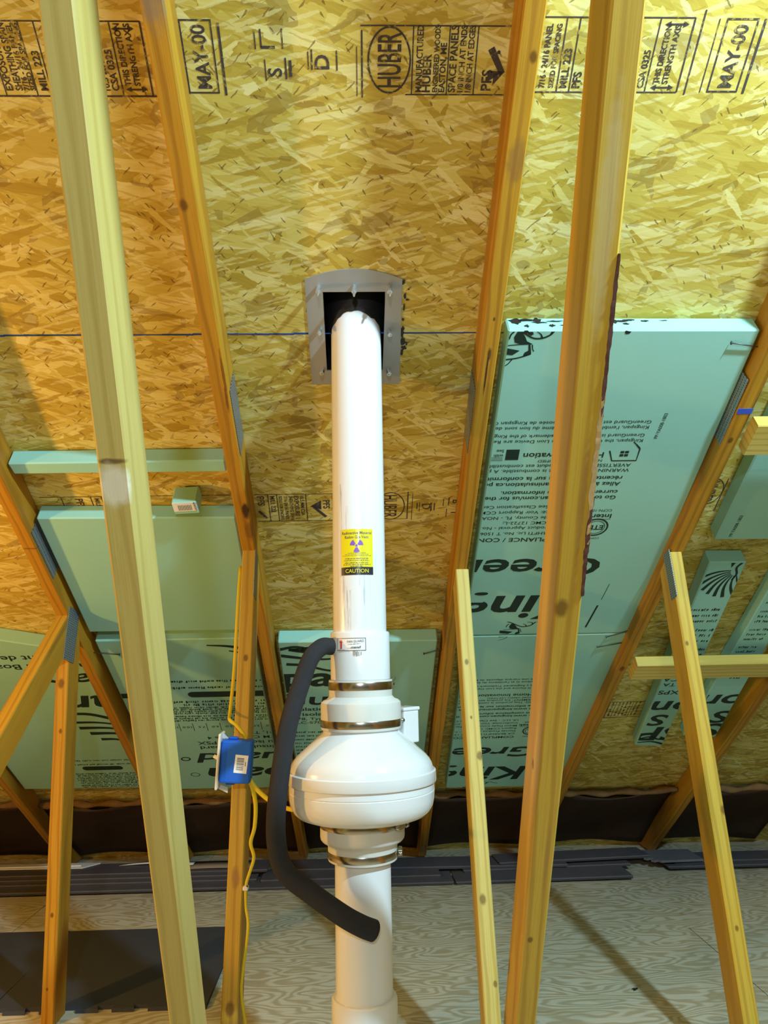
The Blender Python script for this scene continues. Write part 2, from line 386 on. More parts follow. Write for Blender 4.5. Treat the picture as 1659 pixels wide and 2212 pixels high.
# ------------------------------------------------------------------ flat print (lettering, lines, emblems)
_tc = {}
def glyphs(s, bold=0.0, shear=0.0):
    k = (s, bold, shear)
    if k in _tc: return _tc[k]
    cu = bpy.data.curves.new('t', 'FONT'); cu.body = s; cu.size = 1.0; cu.offset = bold; cu.shear = shear; cu.resolution_u = 3; cu.fill_mode = 'FRONT'
    o = bpy.data.objects.new('t', cu)
    me = bpy.data.meshes.new_from_object(o)
    vv = [(x.co.x, x.co.y) for x in me.vertices]; ff = [tuple(p.vertices) for p in me.polygons]
    bpy.data.objects.remove(o); bpy.data.curves.remove(cu); bpy.data.meshes.remove(me)
    x0 = min((p[0] for p in vv), default=0); x1 = max((p[0] for p in vv), default=1)
    _tc[k] = (vv, ff, x0, x1); return _tc[k]
class Print:
    """ink shapes in (a right, b up) metres"""
    def __init__(s): s.v = []; s.f = []; s.xf = (0, 0, 0)
    def add(s, pts, faces):
        u0, v0, th = s.xf; c, n = math.cos(th), math.sin(th); k = len(s.v)
        s.v += [(u0+a*c-b*n, v0+a*n+b*c) for a, b in pts]; s.f += [tuple(i+k for i in q) for q in faces]
    def text(s, t, a, b, size, sx=1.0, bold=0.0, shear=0.0, width=None, align='l', rot=0.0):
        vv, ff, x0, x1 = glyphs(t, bold, shear)
        if width: sx = width/((x1-x0)*size)
        sh = {'l': x0, 'c': (x0+x1)/2, 'r': x1}[align]
        c, n = math.cos(rot), math.sin(rot)
        s.add([(a+(x-sh)*size*sx*c-y*size*n, b+(x-sh)*size*sx*n+y*size*c) for x, y in vv], ff)
    def word(s, t, a, b, size, **kw):
        """big lettering: every letter becomes a part of its own"""
        Q = Print(); Q.xf = s.xf; Q.text(t, a, b, size, **kw)
        par = list(range(len(Q.v)))
        def root(i):
            while par[i] != i: par[i] = par[par[i]]; i = par[i]
            return i
        for f in Q.f:
            for k in f[1:]: par[root(k)] = root(f[0])
        comp = {}
        for f in Q.f: comp.setdefault(root(f[0]), []).append(f)
        th = s.xf[2]; ax = lambda i: Q.v[i][0]*math.cos(th)+Q.v[i][1]*math.sin(th)
        items = []
        for fs in comp.values():
            ids = {i for f in fs for i in f}; xs = [ax(i) for i in ids]; items.append([min(xs), max(xs), fs])
        items.sort(key=lambda q: q[0]-q[1]); groups = []
        for it in items:
            for g in groups:
                ov = min(it[1], g[1])-max(it[0], g[0])
                if ov > .7*(it[1]-it[0]): g[2] = g[2]+it[2]; break
            else: groups.append(list(it))
        if not hasattr(s, 'letters'): s.letters = []
        for g in groups:
            ids = sorted({i for f in g[2] for i in f}); mp = {i: k for k, i in enumerate(ids)}
            L = Print(); L.v = [Q.v[i] for i in ids]; L.f = [tuple(mp[i] for i in f) for f in g[2]]; s.letters.append(L)
    def poly(s, pts): s.add(pts, [tuple(range(len(pts)))])
    def rect(s, a0, b0, a1, b1): s.poly([(a0, b0), (a1, b0), (a1, b1), (a0, b1)])
    def stroke(s, pts, w0, w1=None, n=6, spl=True):
        P = [Vector((p[0], p[1], 0)) for p in pts]
        if spl and len(P) > 2: P = catmull(P, n)
        L = len(P); out = []; w1 = w0 if w1 is None else w1
        for i, p in enumerate(P):
            t = (P[min(i+1, L-1)]-P[max(i-1, 0)]); t.normalize(); q = Vector((-t.y, t.x, 0))
            wd = (w0+(w1-w0)*i/(L-1))/2
            out += [(p.x+q.x*wd, p.y+q.y*wd), (p.x-q.x*wd, p.y-q.y*wd)]
        s.add(out, [(2*i, 2*i+1, 2*i+3, 2*i+2) for i in range(L-1)])
    def oval(s, a, b, ra, rb, wd, n=40):
        s.stroke([(a+ra*math.cos(2*math.pi*k/n), b+rb*math.sin(2*math.pi*k/n)) for k in range(n+1)], wd, spl=False)
    def disc(s, a, b, ra, rb=None, n=24):
        rb = rb or ra; s.poly([(a+ra*math.cos(2*math.pi*k/n), b+rb*math.sin(2*math.pi*k/n)) for k in range(n)])
    def frame(s, a0, b0, a1, b1, wd):
        for k in range(16):
            c0, c1 = a0+(a1-a0)*k/16, a0+(a1-a0)*(k+1)/16
            s.rect(c0, b0, c1, b0+wd); s.rect(c0, b1-wd, c1, b1)
        s.rect(a0, b0+wd, a0+wd, b1-wd); s.rect(a1-wd, b0+wd, a1, b1-wd)
    def scribble(s, a0, a1, b, hgt, rnd):
        """a line of print too small to read: little strokes of letter height"""
        a = a0
        while a < a1:
            for _ in range(rnd.randint(3, 8)):
                wd = hgt*rnd.uniform(.35, .6)
                if a+wd > a1: break
                top = hgt*rnd.choice((.7, .7, .72, 1.0))
                s.rect(a, b, a+wd*.45, b+top)
                if rnd.random() < .8: s.rect(a+wd*.45, b+top*rnd.choice((0, .4, .75)), a+wd*.85, b+top*rnd.choice((.25, .6, 1.0)) if False else b+top)
                a += wd*1.15
            a += hgt*.55
    def build(s, name, mat, parent, fn, clip=None):
        me = bpy.data.meshes.new(name); me.from_pydata([(x, y, 0) for x, y in s.v], [], s.f); me.validate()
        bm = bmesh.new(); bm.from_mesh(me)
        if clip:
            for (px, py), (nx, ny) in clip:
                g = bm.verts[:]+bm.edges[:]+bm.faces[:]
                bmesh.ops.bisect_plane(bm, geom=g, plane_co=(px, py, 0), plane_no=(nx, ny, 0), clear_outer=True, dist=1e-6)
        if not bm.faces:
            bm.free(); bpy.data.meshes.remove(me); return None
        for v in bm.verts: v.co = fn(v.co.x, v.co.y)
        bm.to_mesh(me); bm.free()
        return link(name, me, mat, parent)

# roof prints: a = u, b = -v ; world position just below a face at depth d under the sheathing
def roof_fn(d, inv):
    return lambda a, b: inv @ R3(a, -b, -d)

# ------------------------------------------------------------------ THE SETTING
fl = box('floor', -4, 4, -5.5, 4.45, -.06, -.034, MAT['ply']); struct(fl)
def sheet(x0, x1, y0, y1, z1=0.0):
    o = box('plywood_sheet', x0+.0015, x1-.0015, y0+.0015, y1-.0015, z1-.018, z1, MAT['ply'], fl)
    return o
for x0, x1 in ((-4, -1.36), (-1.36, 2.02), (2.02, 4)): sheet(x0, x1, 3.07, 3.665)
for x0, x1 in ((-4, -1.24), (-1.24, 1.20), (1.20, 4)): sheet(x0, x1, 1.85, 3.07)
for x0, x1 in ((-4, -1.36), (-1.36, 1.08), (1.08, 4)): sheet(x0, x1, .63, 1.85)
sheet(-4, 4, -5.5, .63)
for x0, x1 in ((-4, -.8), (-.8, 1.64), (1.64, 4)): sheet(x0, x1, 3.668, 4.42, -.012)

ce = bpy.data.objects.new('ceiling', None); C.objects.link(ce); struct(ce); ce.matrix_world = ROOF
VS = [VRIDGE, .770, 1.992, 3.150, 4.37, 5.30]
US = [[-4, -1.495, .897, 4], [-4, -2.72, -.317, 2.12, 4], [-4, -1.495, .897, 4], [-4, -2.72, -.317, 2.12, 4], [-4, -1.495, .897, 4]]
HOLE = (-.077, .059, 1.885, 2.092)
g = .0015
for r in range(5):
    for k in range(len(US[r])-1):
        a0, a1 = US[r][k]+g, US[r][k+1]-g; b0, b1 = VS[r]+g, VS[r+1]-g
        if r in (1, 2) and a0 < HOLE[0] and a1 > HOLE[1]:
            h0, h1 = (HOLE[2], b1) if r == 1 else (b0, HOLE[3])
            if r == 1: poly = [(a0, b0), (a1, b0), (a1, b1), (HOLE[1], b1), (HOLE[1], h0), (HOLE[0], h0), (HOLE[0], b1), (a0, b1)]
            else: poly = [(a0, b0), (HOLE[0], b0), (HOLE[0], h1), (HOLE[1], h1), (HOLE[1], b0), (a1, b0), (a1, b1), (a0, b1)]
            prism('sheathing_panel', poly, 0, .0111, MAT['osb'], ce, ROOF)
        else:
            box('sheathing_panel', a0, a1, b0, b1, 0, .0111, MAT['osb'], ce, ROOF)
# far slope, gable ends and eave closures round the attic
RZ = ORG.z + 1.0*TN
def back(y, off=0): return RZ + (y+1.0)*TN + off
bk = pyd('ceiling', [(-4, -1, RZ), (4, -1, RZ), (4, -5.3, back(-5.3)), (-4, -5.3, back(-5.3)), (-4, -1, RZ+.02), (4, -1, RZ+.02), (4, -5.3, back(-5.3)+.02), (-4, -5.3, back(-5.3)+.02)],
         [(0, 1, 2, 3), (4, 5, 6, 7), (0, 1, 5, 4), (1, 2, 6, 5), (2, 3, 7, 6), (3, 0, 4, 7)], MAT['osb']); struct(bk)
for nm, x in (('wall_left', -4.0), ('wall_right', 4.0)):
    e = .02 if x > 0 else -.02
    pts = [(-5.4, -.03), (4.44, -.03), (4.44, .0), (-1, RZ+.01), (-5.4, .0)]
    o = pyd(nm, [(x, a, b) for a, b in pts]+[(x+e, a, b) for a, b in pts], [(0, 1, 2, 3, 4), (5, 6, 7, 8, 9)]+[(i, (i+1) % 5, 5+(i+1) % 5, 5+i) for i in range(5)], MAT['wallosb'])
    struct(o)

# blue chalk line along the panel joint and the ink stamps on the sheathing (parts of the roof deck)
ci = ROOF.inverted()
random.seed(5)
P = Print()
a = -2.2
while a < .27:
    ln = random.uniform(.02, .09); wv_ = random.uniform(.0022, .0042)
    j = random.uniform(-.0012, .0012)
    P.poly([(a, -1.9905+j-wv_/2), (a+ln*1.02, -1.9915+j-wv_/2), (a+ln*1.02, -1.9912+j+wv_/2), (a, -1.9905+j+wv_/2)]); a += ln
P.build('chalk_line', MAT['chalk'], ce, lambda a, b: R3(a, -b, -.0006))['kind'] = 'stuff'
def col_up(P, t, u, size, v0=1.485, v1=1.375, bold=0.026, fit=True):     # reads up the slope
    wmax = v0-v1
    vv, ff, x0, x1 = glyphs(t, bold, 0)
    wd = min(wmax-.006, (x1-x0)*size*.95)
    P.text(t, u, -v0+.004, size, bold=bold, width=wd, rot=math.pi/2)
def col_dn(P, t, u, size, v0=2.512, v1=2.614, bold=0.026):               # reads down the slope
    vv, ff, x0, x1 = glyphs(t, bold, 0)
    wd = min(v1-v0-.006, (x1-x0)*size*.95)
    P.text(t, u, -v0-.004, size, bold=bold, width=wd, rot=-math.pi/2)
def vline(P, u, v0, v1, wd=.0022): P.rect(u-wd/2, -v1, u+wd/2, -v0)
def hline(P, u0, u1, v, wd=.0022): P.rect(u0, -v-wd/2, u1, -v+wd/2)
def arrow_v(P, u, vc, ln):
    P.rect(u-.0014, -vc-ln/2, u+.0014, -vc+ln/2)
    for s in (1, -1): P.poly([(u-.005, -vc+s*(ln/2-.002)), (u+.005, -vc+s*(ln/2-.002)), (u, -vc+s*(ln/2+.009))])
def arrow_h(P, uc, v, ln, up=0):
    P.rect(uc-ln/2, -v-.0014, uc+ln/2, -v+.0014)
    for s in (1, -1): P.poly([(uc+s*(ln/2-.002), -v-.005), (uc+s*(ln/2-.002), -v+.005), (uc+s*(ln/2+.008), -v)])
P = Print()
# first stamp (left)
hline(P, -.75, -.363, 1.374); hline(P, -.75, -.355, 1.491, .003)
for u in (-.622, -.567, -.541, -.415): vline(P, u, 1.374, 1.491)
vline(P, -.363, 1.374, 1.491, .003)
for t, u, s in (('EXPOSURE 1', -.608, .017), ('SHEATHING SPAN', -.591, .017), ('7/16 - 24/16 PANEL', -.579, .0135), ('SIZED FOR SPACING', -.5685, .0125), ('MILL 223', -.546, .018),
                ('10.5 MM', -.437, .015), ('CSA 0325', -.421, .017), ('THIS DIRECTION', -.3985, .0145), ('STRENGTH AXIS', -.382, .0145)):
    col_up(P, t, u, s, 1.478 if 'THIS' in t or 'STREN' in t else 1.486)
arrow_h(P, -.390, 1.480, .022); arrow_h(P, -.394, 1.385, .022)
P.frame(-.298, -1.486, -.243, -1.370, .0028); vline(P, -.232, 1.375, 1.489, .0045)
col_up(P, 'MAY-00', -.256, .034, 1.482, 1.376, .02)
for u, v0, v1, wd in ((-.172, 1.385, 1.415, .002), (-.162, 1.384, 1.412, .003), (-.125, 1.383, 1.414, .002), (-.158, 1.43, 1.465, .002), (-.122, 1.428, 1.462, .003), (-.114, 1.432, 1.458, .005),
                      (-.082, 1.418, 1.446, .002), (-.076, 1.415, 1.447, .003), (-.032, 1.416, 1.448, .0025)): vline(P, u, v0, v1, wd)
col_up(P, '1', -.139, .034, 1.418, 1.385, .02); col_up(P, 'S', -.130, .034, 1.462, 1.43, .02)
col_up(P, 'D', -.046, .036, 1.45, 1.41, .02)
# second stamp (middle)
hline(P, .010, .278, 1.378); hline(P, .09, .285, 1.487)
vline(P, .012, 1.385, 1.492, .003); vline(P, .003, 1.41, 1.49, .0015)
P.oval(.060, -1.432, .037, .052, .0032)
col_up(P, 'HUBER', .080, .058, 1.479, 1.386, .012)
for u in (.101, .164, .213, .276): vline(P, u, 1.378, 1.488)
for t, u, s in (('MANUFACTURED', .1185, .0155), ('HUBER', .134, .021), ('ENGINEERED WOODS', .1475, .013), ('EASTON, ME', .160, .015), ('SPACE PANELS', .179, .018), ('1/8 INCH AT ENDS', .1935, .0145), ('1/8 INCH AT EDGES', .2075, .0145)):
    col_up(P, t, u, s, 1.487)
col_up(P, 'PFS', .244, .026, 1.484, 1.43, .02)
P.poly([(.236, -1.466), (.264, -1.448), (.236, -1.448)]); P.stroke([(.262, -1.452), (.238, -1.412)], .010, .012, spl=False)
P.poly([(.246, -1.472), (.247, -1.452), (.266, -1.449)])
P.disc(.252, -1.418, .003)
# third stamp (right)
hline(P, .30, .585, 1.364); hline(P, .30, .585, 1.482)
for u in (.364, .387, .526): vline(P, u, 1.364, 1.482)
vline(P, .585, 1.364, 1.482, .003); vline(P, .600, 1.352, 1.486, .003)
for t, u, s in (('7/16 - 24/16 PANEL', .341, .0145), ('SIZED FOR SPACING', .357, .0125), ('MILL 223', .381, .018), ('PFS', .405, .020), ('CSA 0325', .521, .016), ('THIS DIRECTION', .548, .0145), ('STRENGTH AXIS', .564, .0145)):
    col_up(P, t, u, s, 1.472 if 'THIS' in t or 'STREN' in t else 1.479, 1.372)
arrow_h(P, .556, 1.474, .026); arrow_h(P, .556, 1.374, .026)
P.frame(.640, -1.482, .697, -1.364, .003); vline(P, .628, 1.365, 1.482, .002); vline(P, .708, 1.365, 1.484, .0045)
col_up(P, 'MAY-00', .682, .034, 1.478, 1.372, .02)
# second band, reading down
hline(P, -.295, -.05, 2.509); hline(P, -.295, -.05, 2.617)
for u in (-.258, -.233, -.153, -.079): vline(P, u, 2.509, 2.617, .0026)
for t, u, s in (('PFS', -.288, .028), ('MILL 223', -.252, .018), ('SIZED FOR SPACING', -.228, .0125), ('7/16 24/16 PANEL', -.214, .014), ('SHEATHING SPAN', -.2, .015), ('EXPOSURE 1', -.186, .018), ('10.5 MM CSA', -.169, .015)):
    col_dn(P, t, u, s)
P.stroke([(-.288, -2.575), (-.268, -2.605)], .008, spl=False)
P.poly([(-.142, -2.558), (-.112, -2.535), (-.112, -2.572)]); P.stroke([(-.137, -2.556), (-.100, -2.602)], .008, .009, spl=False)
col_dn(P, 'PFS', -.106, .026, 2.53, 2.575)
P.oval(.083, -2.562, .039, .054, .003); col_dn(P, 'HUBER', .062, .056, 2.514, 2.61, .01)
vline(P, .131, 2.505, 2.615, .003); vline(P, .144, 2.512, 2.62, .0016); hline(P, .09, .13, 2.615, .0016)
col_dn(P, 'D', .172, .036, 2.55, 2.585, .02)
for u, v0, v1, wd in ((.158, 2.55, 2.575, .003), (.165, 2.548, 2.585, .002), (.198, 2.55, 2.585, .004), (.207, 2.552, 2.582, .003), (.232, 2.535, 2.565, .002), (.247, 2.53, 2.562, .003), (.243, 2.575, 2.61, .002)): vline(P, u, v0, v1, wd)
col_dn(P, 'B', .258, .03, 2.535, 2.562, .02); col_dn(P, '1', .256, .03, 2.585, 2.605, .02)
hline(P, -.88, -.36, 2.509)
for u in (-.822, -.742, -.713): vline(P, u, 2.509, 2.56, .0026)
for t, u, s in (('PFS', -.785, .028), ('MILL 223', -.733, .018), ('SIZED FOR SPACING', -.708, .0125), ('7/16 24/16 PANEL', -.690, .014), ('SHEATHING SPAN', -.672, .015), ('EXPOSURE 1', -.655, .018)): col_dn(P, t, u, s)
# bay with the foam strips
P.frame(.965, -3.81, 1.12, -3.685, .003); vline(P, .993, 3.685, 3.81, .002); vline(P, 1.06, 3.685, 3.81, .002)
rn = random.Random(3)
for u in (.977, 1.003, 1.017, 1.031, 1.045, 1.068, 1.082): 
    P.xf = (u, -3.69, -math.pi/2); P.scribble(0, .11, 0, .009, rn); P.xf = (0, 0, 0)
P.oval(.985, -2.52, .034, .05, .003); col_dn(P, 'HUBER', .965, .05, 2.475, 2.565, .01); vline(P, 1.02, 2.47, 2.6, .003)
P.build('ink_stamp', MAT['stamp'], ce, lambda a, b: R3(a, -b, -.0005))['kind'] = 'stuff'

# ------------------------------------------------------------------ roof trusses
XD = Vector((1, 0, 0))
def t_floor(O, n, d):
    return lambda a, b: -(O.z + n.z*b)/d.z
def t_chord(O, n, d, X=XD):
    def f(a, b):
        Q = O + X*a + n*b
        # z = CAMZ + H0 - TN*y
        return (CAMZ + H0 - TN*Q.y - Q.z)/(d.z + TN*d.y)
    return f
def t_ridge(O, n, d, X=XD):
    return lambda a, b: (-1.0 - (O + X*a + n*b).y)/d.y
def stick(name, parent, O, d, mat, t0, t1, X=XD, wdt=LW, dep=LD, ch=.0028):
    d = d.normalized(); X = (X - d*X.dot(d)).normalized(); n = d.cross(X)
    sec = [(ch, 0), (wdt-ch, 0), (wdt, ch), (wdt, dep-ch), (wdt-ch, dep), (ch, dep), (0, dep-ch), (0, ch)]
    v = [(a, b, t0(a, b) if callable(t0) else t0) for a, b in sec]; 
    w_ = [(a, b, t1(a, b) if callable(t1) else t1) for a, b in sec]
    f = [tuple(range(8)), tuple(range(8, 16))] + [(i, (i+1) % 8, 8+(i+1) % 8, 8+i) for i in range(8)]
    mw = Matrix((X, n, d)).transposed().to_4x4(); mw.translation = O
    return pyd(name, v+w_, f, mat, parent, mw)

OR = [((.53, .275, .020), (.43, .195, .011), (.27, .105, .007)),      # amber
      ((.64, .425, .058), (.54, .32, .030), (.38, .195, .016)),        # honey
      ((.70, .56, .17), (.61, .46, .10), (.45, .30, .05))]        # pale
def wood(name, k, seed, knots=(), marks=()):
    ca, cb, cg = OR[k]; return make_wood(name, ca, cb, cg, knots, marks, seed)
DK = (.05, .02, .012)

def plate_box(parent, x, yz, ang, ln, wd, side):
    """toothed connector on the face x of a truss; ang = direction in the YZ plane"""
    d = Vector((0, math.cos(ang), math.sin(ang))); X = Vector((side, 0, 0)); q = X.cross(d)
    mw = Matrix((d, q, X)).transposed().to_4x4(); mw.translation = Vector((x, yz[0], yz[1]+CAMZ))
    return box('connector_plate', -ln/2, ln/2, -wd/2, wd/2, .0, .0014, MAT['plate'], parent, mw)
US_ = Vector((0, -CS, SN))       # up the slope
def yz_on(v, wv): q = R3(0, v, wv); return (q.y, q.z-CAMZ)

def truss(label, uL, mat_ch, du=0.0, webs=(), plates=(), group=None):
    """uL: left edge of the chord at slope position 2.2; du: sideways drift per metre down the slope"""
    t = thing('roof_truss', (uL, 1.8, 0), label, 'truss', group)
    O = R3(uL, 2.2, -LD)
    d = (US_ - XD*du).normalized(); X = (XD - d*XD.dot(d)).normalized(); n = d.cross(X)
    stick('top_chord', t, O, d, mat_ch, t_floor(O, n, d), t_ridge(O, n, d, X), X=XD)
    for (x, p0, p1, mat, top) in webs:          # p0 lower, p1 upper point of the front left edge (Y, Z above camera)
        A = Vector((x, p0[0], p0[1]+CAMZ)); B = Vector((x, p1[0], p1[1]+CAMZ)); dd = (B-A).normalized(); nn = dd.cross(XD)
        stick('web', t, A, dd, mat, t_floor(A, nn, dd), t_chord(A, nn, dd))
    for pl in plates: plate_box(t, *pl)
    return t
ROOFANG = -SL
sp_v = yz_on(2.17, -.045)
# left truss beside the switch
tL = truss('amber wooden truss carrying the blue switch box', -.336,
      wood('wood_chord_a', 0, 1.0, knots=[(.02, 0, .95, .012), (.012, 0, .55, .01)],
           marks=[(.030, 0, -.28, .012, .03, .035, DK, .95), (.030, 0, -.36, .014, .03, .05, (.22, .09, .02), .75), (.02, 0, .92, .03, .03, .10, (.20, .17, .14), .6),
                  (.032, 0, .16, .004, .03, .08, (.16, .06, .01), .8), (.030, 0, .09, .004, .03, .04, (.14, .05, .01), .8)]), 0.0,
      webs=[(-.334, (1.41, -.575), (.715, .679), make_wood('wood_web_a', (.57, .45, .14), (.51, .39, .105), (.42, .29, .065), (), [(.019, 0, .930, .024, .012, .005, (.16, .09, .03), .9), (.019, 0, .898, .028, .012, .034, (.80, .74, .58), .8)], 2.0), 0),
            (-.334, (1.925, -.833), (2.150, .25), wood('wood_web_b', 1, 3.0, knots=[(.020, 0, .03, .013), (.02, 0, .58, .007), (.022, 0, .83, .008)], marks=[(.02, .0, .3, .012, .01, .03, (.33, .16, .05), .7)]), 0)],
      plates=[(-.2975, yz_on(2.19, -.045), ROOFANG, .20, .076, 1), (-.2955, (2.145, .205), 1.35, .13, .06, 1)])
# right truss beside the pipe
tB = truss('amber wooden truss between the pipe and the tall printed green boards', .2685,
      wood('wood_chord_b', 0, 5.0, knots=[(.027, 0, .80, .008)], marks=[(.018, 0, .16, .003, .02, .075, DK, .95), (.020, 0, .21, .006, .02, .02, DK, .8), (.020, 0, .30, .003, .02, .006, DK, .8), (.022, 0, .63, .02, .02, .05, (.26, .12, .03), .6)]), 0.0,
      webs=[(.2735, (1.502, -.593), (.706, .672), wood('wood_web_c', 1, 7.0, knots=[(.010, 0, .76, .012), (.001, .04, .45, .008), (.02, 0, -.18, .010), (.012, 0, .10, .006), (.028, 0, -.33, .006)],
                marks=[(.024, 0, .93, .006, .03, .11, (.36, .20, .05), .6), (.018, 0, 1.28, .014, .03, .16, (.58, .47, .22), .5), (.026, 0, .28, .004, .03, .09, (.38, .21, .06), .5)]), 0),
            (.2735, (1.970, -.870), (2.240, .235), wood('wood_web_d', 2, 9.0, knots=[(.014, 0, .85, .007), (.016, 0, .70, .004), (.032, 0, .60, .010), (.014, 0, .26, .010), (.03, 0, .08, .006)]), 0)],
      plates=[(.2682, yz_on(2.19, -.045), ROOFANG, .20, .076, -1)])
# bark left on the edge of the tall right web
bw = Vector((.2735+LW-.001, 0, 0))
dR = (Vector((0, .706, .672)) - Vector((0, 1.502, -.593))).normalized(); nR = dR.cross(XD)
rn = random.Random(8)
for nm, z0, z1, mt, wmax in (('bark_edge', .86, 1.08, MAT['bark'], .007), ('dark_bark', .78, .93, MAT['barkdark'], .005), ('dark_bark', 1.04, 1.24, MAT['barkdark'], .004)):
    vv = []; ff = []; K = 26
    for i in range(K+1):
        f = i/K; z = z0+(z1-z0)*f; wd = wmax*(.35+.65*math.sin(math.pi*f)**.6)*rn.uniform(.6, 1.1)
        c0 = Vector((.2735, 1.502, -.593+CAMZ)) + dR*z
        ring = [(LW-wd, -.0012*rn.uniform(.6, 1.4)), (LW+.0018*rn.uniform(.3, 1.2), -.0015), (LW+.0022*rn.uniform(.4, 1.2), wd*1.4), (LW-.002, wd*1.5), (LW-wd, .002)]
        vv += [c0 + XD*a + nR*b for a, b in ring]
    for i in range(K):
        for k in range(5):
            k2 = (k+1) % 5; ff.append((i*5+k, i*5+k2, (i+1)*5+k2, (i+1)*5+k))
    ff += [tuple(range(5)), tuple(K*5+k for k in range(5))]
    pyd(nm, vv, ff, mt, tB, Matrix.Identity(4))
# next truss to the right
tC = truss('amber wooden truss holding the right edge of the tall green boards with nails', .902,
      wood('wood_chord_c', 0, 11.0, knots=[(.018, 0, -.05, .008), (.02, 0, -1.1, .012)], marks=[(.036, 0, .04, .004, .03, .10, (.10, .05, .02), .8)]), -.022,
      webs=[(.885, (1.972, -.889), (2.178, .225), wood('wood_web_e', 1, 13.0, knots=[(.036, .0, .47, .010), (.02, 0, .20, .006), (.01, 0, .9, .006)]), 0)],
      plates=[(.9005, yz_on(2.17, -.050), ROOFANG, .20, .070, -1), (.8845, (2.185, .19), 1.35, .14, .045, -1)])
q0 = R3(.904, 2.158, -LD-.0006)
box('blue_paint_mark', .9045, .9405, 2.150, 2.166, -LD-.0007, -LD+.0002, MAT['bluepaint'], tC, ROOF)
# next truss to the left, with a post and a diagonal
tD = truss('amber wooden truss with diagonal and post meeting at a grey toothed plate', -.9355,
      wood('wood_chord_d', 0, 17.0, marks=[(.02, 0, -.42, .03, .03, .004, DK, .5)]), 0.0,
      webs=[(-.9355, (1.0, -.968), (2.305, .042), wood('wood_web_g', 0, 19.0), 0),
            (-.9355, (2.445, -1.05), (2.416, .018), wood('wood_web_h', 0, 21.0, knots=[(.018, 0, .96, .012), (.022, 0, .82, .006), (.02, 0, .30, .006), (.015, 0, .10, .004)]), 0)],
      plates=[(-.8965, yz_on(2.665, -.042), ROOFANG, .20, .078, 1), (-.8968, (2.425, .055), -1.75, .16, .085, 1)])
box('blue_paint_mark', -.930, -.912, 2.985, 3.01, -LD-.0012, -LD+.001, MAT['bluepaint'], tD, ROOF)
tE = truss('dark red-brown truss chord at the right eave beside the foam strips', 1.452, wood('wood_chord_e', 0, 23.0), 0.0)
tF = truss('dark truss chord at the left eave beyond the diagonal web', -1.513, wood('wood_chord_f', 0, 25.0), 0.0)

# blocking between the right chords
for v0, v1, lab, sd, mats in ((3.222, 3.312, 'pale short board nailed across below two rows of foam strips', 31.0, 2), (2.172, 2.268, 'pale short board nailed across above the wide plain foam offcut', 33.0, 2)):
    uu = .944 - .022*(v0-2.2)
    O = R3(uu, v1, -LD)                                  # long axis along X
    X2 = Vector((0, -CS, SN)); d2 = Vector((1, 0, 0)); 
    me_o = stick('blocking_board', None, O, d2, wood('wood_block_%d' % int(sd), mats, sd, knots=[(.05, 0, .33, .008)], marks=[(.07, 0, .12, .02, .01, .006, DK, .7)]), lambda a, b: 0.0 + a*.022, lambda a, b, L=1.451-uu: L, X=X2, wdt=v1-v0, dep=LW)
    tag(me_o, lab, 'board')

# ------------------------------------------------------------------ foam boards
FT = .0508
def foam_board(name, poly, label, cat='foam board', group=None, top=-.0015, th=FT, bev=.0035):
    cx = sum(p[0] for p in poly)/len(poly); cyv = sum(p[1] for p in poly)/len(poly)
    t = thing(name, R3(cx, cyv, -th), label, cat, group)
    mw = ROOF @ Matrix.Translation(Vector((cx, cyv, 0)))
    prism('board', [(p[0]-cx, p[1]-cyv) for p in poly], -th, top, MAT['foam'], t, mw, bev)
    return t
def clip_of(poly, ins=.004):
    c = Vector((sum(p[0] for p in poly)/len(poly), -sum(p[1] for p in poly)/len(poly)))
    out = []; n = len(poly)
    for i in range(n):
        p, q = Vector((poly[i][0], -poly[i][1])), Vector((poly[(i+1) % n][0], -poly[(i+1) % n][1]))
        e = (q-p).normalized(); nn = Vector((-e.y, e.x))
        if nn.dot(c-p) > 0: nn = -nn
        out.append(((p.x-nn.x*ins, p.y-nn.y*ins), (nn.x, nn.y)))
    return out
def put_print(P, board, poly, th=FT):
    fn = lambda a, b: R3(a, -b, -th-.0005); cl = clip_of(poly)
    if P.v:
        o = P.build('fine_print', MAT['ink'], board, fn, cl)
        if o: o['kind'] = 'stuff'
    for L in getattr(P, 'letters', []): L.build('letter', MAT['ink'], board, fn, cl)
LION = [('s', [(490, 720), (560, 750), (640, 800), (720, 840), (800, 840), (870, 810), (905, 770), (930, 735)], 16, 18),
        ('s', [(740, 775), (780, 800), (800, 835)], 6, 18), ('s', [(795, 735), (850, 742), (885, 760), (880, 800)], 6, 20),
        ('s', [(950, 730), (1000, 760), (1050, 785), (1120, 800)], 10, 18), ('s', [(525, 775), (500, 800), (485, 850)], 16, 14),
        ('p', [(560, 765), (600, 775), (640, 830), (660, 870), (715, 897), (600, 900), (545, 882), (530, 830)]),
        ('s', [(450, 915), (560, 905), (715, 898)], 9, 9), ('p', [(680, 905), (700, 905), (712, 955), (722, 1000), (640, 1035), (655, 985), (690, 965)]),
        ('p', [(400, 930), (480, 940), (605, 965), (540, 1012), (440, 1000), (400, 990)]), ('s', [(400, 1065), (560, 1048), (650, 1025), (720, 1000)], 16, 12),
        ('s', [(410, 1150), (500, 1112), (545, 1055)], 6, 12), ('s', [(718, 905), (728, 950), (745, 975)], 12, 8)]
def lion(P, a0, b0, k=1.0, mx=1):
    """maned head emblem drawn upside down, muzzle to the right"""
    f = lambda q: (a0 + mx*((q[0]/4.88-98)*.00115)*k, b0 - (q[1]/4.88-160)*.00128*k)
    for e in LION:
        if e[0] == 's': P.stroke([f(q) for q in e[1]], e[2]*.00024*k, e[3]*.00024*k)
        else: P.poly([f(q) for q in e[1]])
